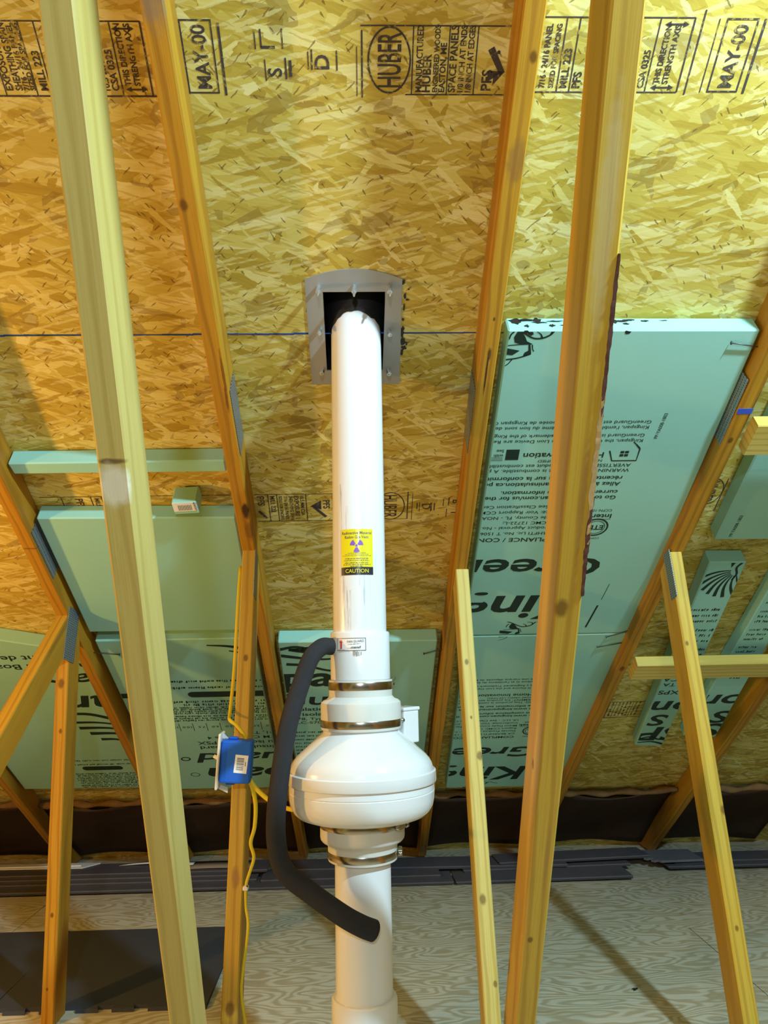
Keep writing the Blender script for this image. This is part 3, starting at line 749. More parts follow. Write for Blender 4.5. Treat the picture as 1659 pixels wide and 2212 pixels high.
def mane(P, a0, b0, r0, r1, t0, t1, n, squash=1.0):
    """fan of tapering mane strands"""
    for i in range(n):
        t = t0+(t1-t0)*i/max(1, n-1); c, s = math.cos(t), math.sin(t)
        pts = []
        for k in range(5):
            f = k/4; r = r0+(r1-r0)*f; tt = t + .22*f*f
            pts.append((a0+r*math.cos(tt), b0+r*math.sin(tt)*squash))
        P.stroke(pts, .004*r1/.1, .016*r1/.1, n=4)
rn = random.Random(11)
def print_a(P, us, vb, rows=True):
    """the main face print turned upside down: starts at u=us and runs to the left; vb = slope position of the big word's foot"""
    P.xf = (us, -vb, math.pi)
    # in this turned frame a runs left, b runs down the slope
    P.word('Kingspan', 0, 0, .175, bold=.022, shear=.18, sx=1.22)
    P.stroke([(.44, .155), (.36, .150)], .012, spl=False) if False else None
    P.word('GreenGuard', -.02, -.180, .120, bold=.018, shear=.18, sx=1.45)
    if rows:
        for t, v, s, bo, a in (('COMPLIANCE / CONFORMIT\u00c9', 2.642, .0235, .012, .095), ('CA BEARHFTI Lic. No. T 1506;', 2.617, .017, .004, .095), ('Florida Product Approval - No. FL14164', 2.594, .017, .004, .095),
                               ('Report CCMC 12722-L;', 2.573, .017, .004, .095), ('Miami Dade County, FL - NOA No. 18-', 2.552, .017, .004, .095), ('Conformit\u00e9: Voir Rapport CCMC 12722', 2.530, .017, .004, .095),
                               ('UL LLC - See Classification Certificate', 2.508, .017, .004, .095),
                               ('Go to www.kingspan.com/us for the most', 2.473, .020, .014, 0), ('current compliance information.', 2.452, .020, .014, 0),
                               ('Allez \u00e0 www.kingspaninsulation.ca pour la p', 2.421, .020, .014, 0), ('r\u00e9cente information sur la conformit\u00e9 aux no', 2.399, .020, .014, 0),
                               ('WARNING: This product is combustible. A protective barrier or a th', 2.372, .0165, .004, -.012), ('AVERTISSEMENT: Ce produit est combustible. Une barri\u00e8re prote', 2.354, .0165, .004, -.012),
                               ('Kingspan, the G Device and the Lion Device are Registered Trademarks o', 2.270, .0150, .004, -.022), ('GreenGuard is a Registered Trademark of the Kingspan Group plc in the U', 2.252, .0150, .004, -.022),
                               ('Kingspan, l\u2019embl\u00e8me G et l\u2019embl\u00e8me du lion sont des marques d\u00e9pos\u00e9es', 2.226, .0150, .004, -.026), ('GreenGuard est une marque d\u00e9pos\u00e9e de Kingspan Group plc aux \u00c9tats-U', 2.209, .0150, .004, -.028)):
            P.text(t, a, v-2.919, s, bold=bo, sx=1.22)
        # certification marks
        P.oval(.030, -.318, .034, .034, .005); P.oval(.030, -.318, .026, .026, .002); P.text('ETL', .008, -.326, .026, bold=.02)
        P.text('Intertek', -.005, -.372, .024, bold=.016, sx=1.2); P.rect(-.005, -.352, .085, -.3505); P.text('CCFN-1020', -.002, -.392, .014); P.text('COMPLIES', .01, -.275, .011)
        P.stroke([(-.01, -.63), (-.022, -.615), (-.022, -.575), (.042, -.575), (.055, -.61)], .004, spl=False); P.stroke([(.0, -.640), (-.022, -.618)], .003, spl=False)
        P.rect(.004, -.598, .014, -.590); P.rect(.016, -.598, .026, -.590); P.rect(.004, -.609, .014, -.601); P.rect(.016, -.609, .026, -.601)
        P.text('Home Innovation', .068, -.605, .026, bold=.014, sx=1.15); P.text('NGBS GREEN CERTIFIED', .068, -.581, .013, sx=1.2)
        P.rect(.288, -.618, .322, -.582); P.text('See', .328, -.618, .014, bold=.01); P.text('with', .328, -.602, .014, bold=.01)
        for k in range(4): P.rect(.328, -.592+k*.004, .40, -.591+k*.004)
    P.xf = (0, 0, 0)
# tall board, right of the pipe
pr1 = [(.331, 1.952), (.900, 1.956), (.893, 3.137), (.336, 3.136)]
b1 = foam_board('foam_board', pr1, 'tall green foam board with tar-smudged upper edge, right of the pipe')
P = Print(); print_a(P, .695, 2.925); lion(P, .334, -1.958); lion(P, .470, -3.075, .9)
P.text('PP-YA008-1803', .752, -2.275, .013, rot=math.radians(86), bold=.006)
P.stroke([(.737, -3.10), (.752, -2.98)], .006, spl=False); P.stroke([(.757, -2.95), (.765, -2.87)], .002, spl=False)
put_print(P, b1, pr1)
pr2 = [(.345, 3.1415), (.888, 3.1415), (.868, 4.325), (.360, 4.325)]
b2 = foam_board('foam_board', pr2, 'green printed foam board butted below the tall smudged one')
P = Print(); print_a(P, .695, 4.125); lion(P, .470, -3.080, .9); lion(P, .45, -4.28, .9)
put_print(P, b2, pr2)
# tar smudges on the upper edge and corner of the tall board
rn2 = random.Random(4)
def smear(P, a, b, ra, rb, n=14):
    P.poly([(a+ra*math.cos(2*math.pi*k/n)*rn2.uniform(.5, 1.2), b+rb*math.sin(2*math.pi*k/n)*rn2.uniform(.5, 1.2)) for k in range(n)])
P = Print()
for (a, b, ra, rb) in ((.352, .018, .018, .012), (.375, .012, .02, .006), (.400, .013, .012, .009), (.405, .022, .022, .004), (.44, .017, .022, .003), (.432, .034, .007, .005), (.375, .036, .006, .006), (.46, .033, .012, .002),
                       (.575, .018, .009, .008), (.590, .016, .02, .004), (.612, .012, .018, .003), (.645, .016, .011, .003), (.69, .014, .012, .0015), (.60, .027, .008, .004)): smear(P, a, b, ra, rb)
P.build('tar_smudge', MAT['tar'], b1, lambda a, b: R3(a, 1.9514+.00703*(a-.331)-.0006, -b))['kind'] = 'stuff'
P = Print()
for (a, b) in ((.372, -1.958), (.382, -1.962), (.60, -1.959)): smear(P, a, b, .008, .005)
P.build('tar_smudge', MAT['tar'], b1, lambda a, b: R3(a, -b, -FT-.0006))['kind'] = 'stuff'

# board behind the fan
pm = [(-.283, 3.155), (.250, 3.162), (.246, 4.42), (-.286, 4.42)]
bm_ = foam_board('foam_board', pm, 'green foam board behind the fan, big black letters upright')
P = Print()
P.xf = (0, 0, 0)
P.word('Kingspan', -.74, -3.435, .175, bold=.022, shear=.10, sx=1.18)
P.word('GreenGuard', -.745, -3.568, .120, bold=.018, shear=.10, sx=1.36)
for t, v, s, bo, a in (('XPS Insulation Board', -3.612, .034, .012, -.375), ('Panneau isolant de PSX', -3.650, .034, .012, -.385), ('ASTM C578, Type 4', -3.683, .026, .006, -.385), ('CAN/ULC-S701-01, Type 4', -3.712, .026, .006, -.36)):
    P.text(t, a, v, s, bold=bo, sx=1.25)
P.text('inches', -.150, -3.742, .022, bold=.008, sx=1.2)
for k in range(18): P.scribble(-.275, .0 + rn.uniform(-.08, .06), -3.785-k*.030, .013, rn)
mane(P, -.27, -3.20, .02, .17, -.42, .10, 4, .55)
P.stroke([(-.285, -3.20), (-.22, -3.185), (-.14, -3.215), (-.07, -3.222)], .016, .004)
P.stroke([(-.285, -3.235), (-.2, -3.255), (-.12, -3.262), (-.05, -3.24)], .018, .006)
P.stroke([(-.265, -3.29), (-.2, -3.30), (-.12, -3.335), (-.03, -3.34)], .016, .010)
put_print(P, bm_, pm)

# left of the switch: plain board, strip, printed lower board
ps = [(-.893, 2.335), (-.346, 2.333), (-.346, 2.374), (-.888, 2.374)]
foam_board('foam_strip', ps, 'narrow plain green foam strip set across the left bay', 'foam strip')
pl1 = [(-.884, 2.538), (-.346, 2.546), (-.348, 3.082), (-.882, 3.078)]
foam_board('foam_board', pl1, 'plain unprinted green foam board behind the tall left web')
pl2 = [(-.878, 3.128), (-.358, 3.128), (-.362, 4.275), (-.872, 4.270)]
b4 = foam_board('foam_board', pl2, 'green foam board behind the switch box, lettering upside down')
P = Print(); P.xf = (.37, -4.075, math.pi)
P.word('Kingspan', .10, 0, .165, bold=.022, shear=.18, width=.93); P.word('GreenGuard', .06, -.135, .115, bold=.018, shear=.18, width=1.0)
P.oval(1.085, .055, .018, .016, .003); P.oval(1.10, -.09, .017, .014, .006)
for t, b, s, bo, ae in (('XPS Insulation Board', -.196, .036, .012, 1.025), ('Panneau isolant de PSX', -.236, .036, .012, 1.03), ('ASTM C578, Type 4', -.276, .030, .006, .985), ('CAN/ULC-S701, Type 4', -.312, .030, .006, .88)):
    P.text(t, ae, b, s, bold=bo, align='r', sx=1.25)
for k, t in enumerate(('2.0', '3.0', '4.0', '5.0', '6.0', '7.5', '10.0', '12.5', '15.0', '20')):
    P.text(t, .72+k*.052, -.362, .019, bold=.006, sx=1.2); P.rect(.712+k*.052, -.385, .714+k*.052, -.325)
for b, a0, a1, s in ((-.412, .7, 1.12, .012), (-.428, .7, 1.20, .012), (-.444, .7, 1.2, .012), (-.466, .7, 1.2, .012), (-.480, .7, 1.2, .012), (-.494, .7, 1.2, .012), (-.508, .7, 1.2, .012), (-.531, .7, 1.05, .016), (-.552, .7, 1.14, .016), (-.650, .7, 1.10, .015), (-.692, .7, 1.2, .014)):
    P.scribble(a0, a1, b, s, rn)
P.poly([(.66+.0, -.614), (.66, -.578)] + [(1.02+.02*math.cos(t), -.596+.018*math.sin(t)) for t in [math.pi/2-math.pi*k/10 for k in range(11)]][::1] ) if False else None
pill = [(.72+.02*math.cos(t), -.596+.019*math.sin(t)) for t in [math.pi/2+math.pi*k/10 for k in range(11)]] + [(.985+.02*math.cos(t), -.596+.019*math.sin(t)) for t in [-math.pi/2+math.pi*k/10 for k in range(11)]]
P.poly(pill)
P.oval(1.115, -.596, .030, .016, .004); P.text('UL', 1.095, -.604, .022, bold=.02, sx=1.2); P.rect(1.145, -.612, 1.26, -.580)
P.xf = (0, 0, 0)
mane(P, -.66, -3.06, .05, .40, -.42, -.02, 5, .30)
P.stroke([(-.52, -3.165), (-.44, -3.175), (-.35, -3.21)], .006, .022); P.stroke([(-.45, -3.20), (-.35, -3.235)], .006, .014)
put_print(P, b4, pl2)
# far left board
pf = [(-1.470, 3.02), (-.948, 3.19), (-.944, 4.245), (-1.462, 4.235)]
b5 = foam_board('foam_board', pf, 'green foam board with a slanting upper edge behind the diagonal web')
P = Print(); P.xf = (-.915, -3.475, math.pi)
P.word('Kingspan', -.56, 0, .165, bold=.022, shear=.18, sx=1.24)
P.word('GreenGuard', -.62, -.150, .115, bold=.018, shear=.18, sx=1.5)
P.text('XPS Insulation Board', -.10, -.215, .045, bold=.012, sx=1.25); P.text('Panneau isolant de PSX', -.12, -.268, .045, bold=.012, sx=1.25)
for k, b in enumerate((.50, .535, .62, .635, .65, .665, .68, .695, .71, .73, .745)): P.scribble(.03, .30, b, .011, rn)
pill = [(.10+.015*math.cos(t), .575+.017*math.sin(t)) for t in [math.pi/2+math.pi*k/10 for k in range(11)]] + [(.235+.015*math.cos(t), .575+.017*math.sin(t)) for t in [-math.pi/2+math.pi*k/10 for k in range(11)]]
P.poly(pill); P.poly([(.30, .56), (.36, .56), (.37, .592), (.30, .592)])
P.xf = (0, 0, 0)
for k, (v, ln, wd) in enumerate(((3.665, .23, .018), (3.708, .22, .022), (3.752, .20, .024), (3.80, .12, .020))):
    P.stroke([(-1.115+.03*k, -v), (-1.115+.03*k+ln*.5, -v-.004), (-1.115+.03*k+ln, -v-.040)], wd, .008)
P.stroke([(-1.10, -3.60), (-1.02, -3.605), (-.94, -3.645)], .018, .02)
put_print(P, b5, pf)
# strips in the right bay
p0 = [(1.028, 2.130), (1.420, 2.130), (1.420, 2.675), (1.030, 2.670)]
b6 = foam_board('foam_board', p0, 'wide plain green foam offcut beside the right truss', 'foam board')
P = Print(); P.text('PP-YA008-1803', 1.075, -2.655, .014, rot=math.radians(88), bold=.006); put_print(P, b6, p0)
p1 = [(1.048, 2.771), (1.163, 2.773), (1.234, 3.968), (1.118, 3.956)]
b7 = foam_board('foam_strip', p1, 'green foam strip with black mane strands at its upper end', 'foam strip')
P = Print()
for i, t in enumerate([3.05, 3.3, 3.55, 3.8, 4.05, 4.3, 4.6, 4.95]):
    P.stroke([(1.148+r*math.cos(t+.4*(r-.02)/.1), -2.815+r*math.sin(t+.4*(r-.02)/.1)*1.15) for r in (.02, .05, .08, .115)], .003, .012)
P.poly([(1.115, -2.773), (1.13, -2.773), (1.123, -2.80)])
P.stroke([(1.15, -2.775), (1.14, -2.80), (1.150, -2.83), (1.145, -2.86)], .008, .006)
for k in range(12): P.scribble(1.065+k*.004, 1.165+k*.004, -3.02-k*.032-(k//3)*.02, .014, rn)
for t, a, v, s in (('CA', 1.118, 3.43, .034), ('TA', 1.118, 3.468, .03), ('XPS', 1.15, 3.52, .04)): P.text(t, a+.03, -v, s, rot=math.pi, bold=.01, sx=1.2)
P.xf = (1.335, -3.60, math.pi); P.word('on', .06, 0, .135, bold=.02, shear=.1, sx=1.3); P.word('S S', .03, .105, .12, bold=.02, shear=.1, sx=1.3); P.word('SP', .04, .205, .155, bold=.022, shear=.1, sx=1.3); P.xf = (0, 0, 0)
P.stroke([(1.115, -3.90), (1.16, -3.882), (1.20, -3.905), (1.235, -3.90)], .008, .012); P.stroke([(1.12, -3.93), (1.18, -3.925), (1.235, -3.95)], .006, .014)
put_print(P, b7, p1)
p2 = [(1.280, 2.745), (1.372, 2.745), (1.436, 3.900), (1.298, 3.884)]
b8 = foam_board('foam_strip', p2, 'green foam strip with rows of fine print beside the dark right chord', 'foam strip')
P = Print()
for k in range(11): P.scribble(1.30, 1.37, -2.93-k*.028-(k//3)*.02, .012, rn)
for k in range(8): P.rect(1.30, -3.27-k*.02, 1.345, -3.268-k*.02)
P.text('PX', 1.375, -3.42, .034, rot=math.pi, bold=.01); P.xf = (1.47, -3.56, math.pi)
P.word('on', .02, 0, .135, bold=.02, shear=.1, sx=1.3); P.word('S S', .03, .125, .13, bold=.02, shear=.1, sx=1.3); P.word('SP', .03, .225, .15, bold=.02, shear=.1, sx=1.3); P.xf = (0, 0, 0)
put_print(P, b8, p2)
# small offcut standing on the plain board
to = thing('foam_offcut', R3(-.468, 2.49, -FT), 'small green foam offcut with a white sticker lying on the plain board', 'foam offcut')
mo = ROOF @ Matrix.Translation(Vector((-.468, 2.486, 0))) @ Matrix.Rotation(-.05, 4, 'Z')
box('block', -.033, .033, -.024, .022, -.072, -.012, MAT['foam'], to, mo, .003)
st = box('sticker', -.032, .031, -.022, .010, -.0726, -.0718, MAT['white'], to, mo)
P = Print(); P.text('GreenGuard', .024, .020, .0105, rot=-math.pi/2+.05, bold=.01, width=.028); P.disc(.0265, .021, .002)
for k in range(9): P.rect(-.018+k*.0042, -.006, -.0165+k*.0042, .014)
P.build('fine_print', MAT['greyink'], st, lambda a, b: mo @ Vector((a, -b, -.0731)))['kind'] = 'stuff'

# nails that hold the boards, driven into the chord sides
def nail(u0, v0, u1, v1, d0, d1, label, group='nails under the boards'):
    A = R3(u0, v0, -d0); B = R3(u1, v1, -d1); dr = (A-B).normalized()
    t = thing('nail', B, label, 'nail', group)
    tube('shank', [B, (A+B)/2, A], .0016, MAT['nail'], t, 8, 1, spl=False)
    q = dr.orthogonal().normalized(); q2 = dr.cross(q)
    tube('head', [A, A+dr*.0008, A+dr*.0016], .0042, MAT['nail'], t, 10, 1, spl=False)
nail(.842, 1.986, .918, 2.000, FT+.006, FT+.004, 'dark nail under the top corner of the tall smudged board')
nail(.818, 3.155, .885, 3.120, FT+.004, FT+.003, 'dark nail under the joint of the two tall printed boards')
nail(.800, 3.215, .884, 3.190, FT+.004, FT+.003, 'dark nail just below the joint of the two tall printed boards')
nail(.208, 3.235, .275, 3.205, FT+.004, FT+.003, 'dark nail under the board behind the fan')
nail(-.815, 3.205, -.905, 3.190, FT+.004, FT+.003, 'dark nail under the board behind the switch')

# ------------------------------------------------------------------ eave baffles
def baffle(u0, u1, label, sag):
    t = thing('eave_baffle', R3((u0+u1)/2, 4.9, -.02), label, 'baffle', 'baffles at the eave')
    vv = []; ff = []; nu, nv = 14, 10
    for j in range(nv+1):
        for i in range(nu+1):
            fu = i/nu; fv = j/nv
            v = 4.455 + sag*math.sin(math.pi*fu) + .006*math.sin(9*fu+u0*7) + fv*(5.11-4.455-sag*math.sin(math.pi*fu))
            lift = .014 + .020*math.exp(-fv*9)*(1+.4*math.sin(7*fu+u0*5)) + .012*math.sin(3*fv+fu*4)
            vv.append((u0+(u1-u0)*fu, v, -lift))
    for j in range(nv):
        for i in range(nu): k = j*(nu+1)+i; ff.append((k, k+1, k+nu+2, k+nu+1))
    o = pyd('sheet', vv, ff, MAT['baffle'], t, ROOF, True)
    sm = o.modifiers.new('s', 'SOLIDIFY'); sm.thickness = .003; sm.offset = 0
    pts = [Vector((u0+(u1-u0)*k/10, 4.452+sag*math.sin(math.pi*k/10)+.006*math.sin(9*k/10+u0*7), -.026-.005*math.sin(k*1.9))) for k in range(11)]
    lip = tube('rolled_lip', pts, lambda f: .013+.004*math.sin(f*23), MAT['fuzz'], None, 10, 4)
    lip.matrix_world = ROOF @ Matrix.Translation(pts[0]); lip.parent = t; lip.matrix_parent_inverse = t.matrix_world.inverted()
chs = [-2.12, -1.513, -.9355, -.336, .2685, .852, 1.452, 2.06]
labs = ['brown eave baffle left of the far left chord', 'brown eave baffle below the slanting printed board', 'brown eave baffle below the board behind the switch', 'brown eave baffle below the board behind the fan',
        'brown eave baffle below the two tall printed boards', 'brown sagging eave baffle below the foam strips', 'brown eave baffle right of the dark right chord']
for i in range(7): baffle(chs[i]+LW+.004, chs[i+1]-.004, labs[i], .012 if i != 5 else .03)

# ------------------------------------------------------------------ vent stack
PX, PY = -.0062, 1.6764
AX = (PX, PY, CAMZ)
def zr(z): return z
up = thing('vent_pipe', (PX, PY, CAMZ-.06), 'upper white plastic vent pipe with the yellow caution sticker', 'pipe')
lathe('pipe', [(-.055, .05715), (1.05, .05715)], AX, MAT['pvc_up'], up, 72)
def wrap(r, phi0, z0, ax=(PX, PY)):
    def fn(a, b):
        ph = phi0 + a/r
        return Vector((ax[0]+r*math.sin(ph), ax[1]-r*math.cos(ph), CAMZ+z0+b))
    return fn
def patch(name, r, ph0, ph1, z0, z1, mat, parent, n=14, skew=0.0, ax=(PX, PY)):
    vv = []; ff = []
    for i in range(n+1):
        ph = ph0+(ph1-ph0)*i/n
        for z in (z0, z1): vv.append((ax[0]+r*math.sin(ph), ax[1]-r*math.cos(ph), CAMZ+z+skew*(i/n-.5)))
    for i in range(n): ff.append((2*i, 2*i+2, 2*i+3, 2*i+1))
    return pyd(name, vv, ff, mat, parent, None, True)
RP = .05715
P0, P1, Z0, Z1 = -.70, .545, .1515, .249
stk = patch('caution_sticker', RP+.0004, P0, P1, Z0, Z1, MAT['stick_y'], up)
stk['label'] = 'yellow radioactive caution sticker'
patch('black_band', RP+.0007, P0, P1, Z0, Z0+.0165, MAT['stick_k'], stk)
pc = (P0+P1)/2; hw = (P1-P0)/2*RP
P = Print()
P.text('Radioactive Material', 0, .0865, .0088, align='c', width=hw*1.86, bold=.004); P.text('Radon Gas Vent', 0, .0775, .0088, align='c', width=hw*1.46, bold=.004)
for k in range(3): P.scribble(-hw*(.55+.18*k), hw*(.55+.18*k), .0458-k*.0028, .0013, rn)
for k, (l, b) in enumerate(((.72, .0335), (.78, .0295), (.76, .0245), (.86, .0208), (.40, .0172))): P.scribble(-hw*l, hw*l, b, .0024, rn)
P.build('fine_print', MAT['greyink'], stk, wrap(RP+.0008, pc, Z0))['kind'] = 'stuff'
P = Print()
for k in range(3):
    t0 = math.radians(60+120*k-30) ; 
    ang = math.radians((30, 150, 270)[k]); ang = [math.radians(32), math.radians(148), math.radians(270)][k]
    P.poly([(.0045*math.cos(ang+s), .062+.0045*math.sin(ang+s)) for s in (-.5, .5)] + [(.0145*math.cos(ang+s), .062+.0145*math.sin(ang+s)) for s in (.5, .25, 0, -.25, -.5)])
P.disc(0, .062, .0026)
P.build('trefoil', MAT['purple'], stk, wrap(RP+.0008, pc, Z0))
P = Print(); P.text('CAUTION', 0, .0045, .0115, align='c', width=hw*1.42, bold=.008)
P.build('warning_word', MAT['stick_y'], stk, wrap(RP+.0011, pc, Z0))

sl = thing('pipe_coupling', (PX, PY, CAMZ-.0655), 'white plastic coupling with the red arrow sticker above the fan', 'pipe fitting')
RS = .0632
lathe('sleeve', [(-.0655, RS), (.030, RS), (.0325, RS-.001), (.034, RS-.004), (.034, RP+.0006)], AX, MAT['pvc'], sl, 72)
fs = patch('arrow_sticker', RS+.0004, -.86, .22, -.0065, .0215, MAT['white'], sl, skew=.003)
fs['label'] = 'white sticker with red arrow'
pc2 = (-.86+.22)/2; hw2 = (.22+.86)/2*RS
P = Print(); P.frame(-hw2+.001, .001, hw2-.001, .027, .0011)
P.xf = (.004, .0, .04); P.text('FAN GUARD', .008, .0175, .0068, align='c', width=hw2*1.05); P.scribble(-.008, .018, .0138, .0015, rn)
P.xf = (0, 0, 0); P.scribble(.002, .024, .0055, .005, rn); P.scribble(-.006, .022, .0055, .0016, rn); P.scribble(-.030, -.012, .0025, .0015, rn)
for k in range(9): P.rect(.006+k*.0021, -.009+rn.uniform(-.002, .002), .0068+k*.0021, -.001+rn.uniform(-.002, .004))
P.build('fine_print', MAT['greyink'], fs, wrap(RS+.0009, pc2, -.0065))['kind'] = 'stuff'
P = Print(); P.rect(-.0235, .005, -.0195, .018); P.poly([(-.0265, .018), (-.0165, .018), (-.0215, .0245)])
P.build('arrow', MAT['red'], fs, wrap(RS+.0009, pc2, -.0065))

def clamp(parent, z0, z1, r, phs, rel=0):
    bnd = lathe('clamp_band', [(z0, r-.002), (z0, r), (z0+.0015, r+.0006), (z1-.0015, r+.0006), (z1, r), (z1, r-.002)], AX, MAT['steel'], parent, 72, cap=False)
    if phs is not None:
        ph = phs; zc = (z0+z1)/2
        c0 = Vector((PX+(r+.006)*math.sin(ph), PY-(r+.006)*math.cos(ph), CAMZ+zc)); tdir = Vector((math.cos(ph), math.sin(ph), 0)); rad = Vector((math.sin(ph), -math.cos(ph), 0))
        mw = Matrix((tdir, rad, tdir.cross(rad))).transposed().to_4x4(); mw.translation = c0
        box('clamp_housing', -.012, .010, -.006, .004, -.006, .006, MAT['steel'], bnd, mw, .002, 2)
        tube('clamp_screw', [c0-tdir*.018, c0, c0+tdir*.020], .0042, MAT['steel'], bnd, 10, 2)
        tube('screw_head', [c0+tdir*.018, c0+tdir*.021, c0+tdir*.025], .006, MAT['steel'], bnd, 6, 1, spl=False)
    return bnd
uc = thing('rubber_coupling', (PX, PY, CAMZ-.167), 'stepped white rubber coupling joining the fan to the upper pipe', 'pipe fitting')
lathe('rubber_body', [(-.0658, RS+.001), (-.0658, .0668), (-.069, .0676), (-.0865, .0676), (-.0885, .0672), (-.100, .0668), (-.1055, .0720), (-.1085, .0795), (-.1125, .0838), (-.116, .0845), (-.146, .0845), (-.162, .0845), (-.1665, .0838), (-.1685, .081)][::-1], AX, MAT['rubber_w'], uc, 72, cap=False)
clamp(uc, -.0865, -.070, .0678, 2.2); clamp(uc, -.1615, -.1465, .0848, 2.0)
# grey wire looped round the coupling
wt = [(PX+.0662*math.sin(a), PY-.0662*math.cos(a), CAMZ-.0655-.0015*math.cos(a)) for a in [(-1.7+3.4*k/24) for k in range(25)]]
e0 = Vector(wt[-1])
wt += [tuple(e0+Vector((.006, .003, .005))), tuple(e0+Vector((.009, .003, .001))), tuple(e0+Vector((.006, .003, -.005))), tuple(e0+Vector((.0, .005, -.005)))]
tag(tube('wire', wt, .0007, MAT['nail'], None, 6, 2), 'thin grey wire looped round the coupling above the fan', 'wire')

fan = thing('inline_fan', (PX, PY, CAMZ-.345), 'round white plastic inline vent fan on the pipe', 'fan')
lathe('upper_housing', [(-.160, .0795), (-.172, .0800), (-.176, .0835), (-.200, .1115), (-.212, .1255), (-.220, .1345), (-.228, .1415), (-.236, .1462), (-.245, .1488), (-.262, .1500)][::-1], AX, MAT['fan'], fan, 96)
lathe('seam_band', [(-.2485, .1495), (-.2490, .1528), (-.2505, .1545), (-.2705, .1552), (-.2725, .1540), (-.2730, .1500)][::-1], AX, MAT['fan'], fan, 96, cap=False)
lathe('lower_housing', [(-.262, .1500), (-.2865, .1508), (-.288, .1496), (-.2895, .1507), (-.305, .1498), (-.318, .1470), (-.329, .1412), (-.337, .1320), (-.342, .118), (-.3445, .100), (-.345, .078)][::-1], AX, MAT['fan'], fan, 96)
ph = 2.30
mwj = Matrix.Translation(Vector((PX, PY, CAMZ))) @ Matrix.Rotation(ph, 4, 'Z')
jb = box('wiring_box', -.036, .036, -.138, -.092, -.205, -.136, MAT['fan'], fan, mwj, .003, 2)
box('lid', -.038, .038, -.140, -.090, -.1365, -.129, MAT['fan'], jb, mwj, .002, 2)
lathe('lid_screw', [(-.1292, .003), (-.127, .003)], (PX+.125*math.sin(ph), PY-.125*math.cos(ph), CAMZ), MAT['steel'], jb, 10)

lc = thing('rubber_coupling', (PX, PY, CAMZ-.424), 'stepped white rubber coupling below the fan', 'pipe fitting')
lathe('rubber_body', [(-.3435, .082), (-.3445, .0862), (-.346, .0868), (-.360, .0868), (-.378, .0868), (-.3835, .0858), (-.3875, .0825), (-.391, .0765), (-.3945, .0725), (-.398, .0712), (-.421, .0712), (-.4245, .0704), (-.4255, .068), (-.4255, RP+.0005)][::-1], AX, MAT['rubber_w'], lc, 72, cap=False)
clamp(lc, -.3600, -.3475, .0870, .98); clamp(lc, -.4200, -.4060, .0714, 1.55)
lp = thing('vent_pipe', (PX, PY, CAMZ-.70), 'lower white plastic vent pipe below the fan', 'pipe')
lathe('pipe', [(-.70, RP), (-.395, RP)], AX, MAT['pvc'], lp, 72)
bf = thing('pipe_fitting', (PX, PY, 0), 'wider dusty white socket the lower pipe stands in', 'pipe fitting')
lathe('socket', [(-1.05, .0655), (-.690, .0655), (-.683, .0650), (-.6805, .0625), (-.6805, RP+.0006)], AX, MAT['pvc_base'], bf, 72)

# flashing plate round the pipe, under the roof
PH = [(-.0775, 1.8845), (.0595, 1.8845), (.0555, 2.0925), (-.0765, 2.0925)]
fp = thing('flashing_plate', R3(-.008, 2.13, -.002), 'grey sheet metal plate with arched top bolted round the pipe', 'flashing')
arc = []
for k in range(17):
    f = k/16; u = -.115+.2105*f; arc.append((u, 1.8545-.0245*(1-(2*f-1)**2)))
outer = [(-.1135, 2.133)] + arc + [(.0965, 2.134)]
bmx = bmesh.new()
def ring_plate(outer, inner, z0, z1):
    vo = [bmx.verts.new((p[0], p[1], z0)) for p in outer]; vi = [bmx.verts.new((p[0], p[1], z0)) for p in inner]
    es = [bmx.edges.new((vo[i], vo[(i+1) % len(vo)])) for i in range(len(vo))] + [bmx.edges.new((vi[i], vi[(i+1) % len(vi)])) for i in range(len(vi))]
    g_ = bmesh.ops.triangle_fill(bmx, use_beauty=True, use_dissolve=False, edges=es)
    fcs = [x for x in g_['geom'] if isinstance(x, bmesh.types.BMFace)]
    ex = bmesh.ops.extrude_face_region(bmx, geom=fcs)
    for v in [x for x in ex['geom'] if isinstance(x, bmesh.types.BMVert)]: v.co.z = z1
ring_plate(outer, PH, -.0002, -.0022)
bmesh.ops.recalc_face_normals(bmx, faces=bmx.faces)
me = bpy.data.meshes.new('plate'); bmx.to_mesh(me); bmx.free()
link('plate', me, MAT['galv'], fp, ROOF)
for (u, v, L, tl) in ((-.086, 1.872, .036, .0), (-.009, 1.871, .040, .0), (.068, 1.873, .036, .0), (-.087, 1.977, .028, -.2), (.068, 1.984, .022, .35), (-.086, 2.088, .024, -.35), (.068, 2.092, .022, .4)):
    mwb = ROOF @ Matrix.Translation(Vector((u, v, -.002))) @ Matrix.Rotation(math.pi, 4, 'X') @ Matrix.Rotation(tl*.4, 4, 'Y')
    def lb(nm, prof, seg, par):
        vv = []; ff = []
        for (z, r) in prof:
            for k in range(seg): a = 2*math.pi*k/seg; vv.append((r*math.cos(a), r*math.sin(a), z))
        for i in range(len(prof)-1):
            for k in range(seg): k2 = (k+1) % seg; ff.append((i*seg+k, i*seg+k2, (i+1)*seg+k2, (i+1)*seg+k))
        ff += [tuple(range(seg)), tuple((len(prof)-1)*seg+k for k in range(seg))]
        return pyd(nm, vv, ff, MAT['zinc'], par, mwb)
    bo = lb('bolt', [(0, .0032), (L-.004, .0030), (L, .0018)], 12, fp)
    lb('nut', [(L*.34, .0058), (L*.34+.010, .0058)], 6, bo)
    lb('washer', [(0, .0052), (L*.32, .0046)], 12, bo)
rb = thing('pipe_boot', R3(-.01, 1.99, .05), 'black rubber boot inside the opening around the pipe top', 'boot')
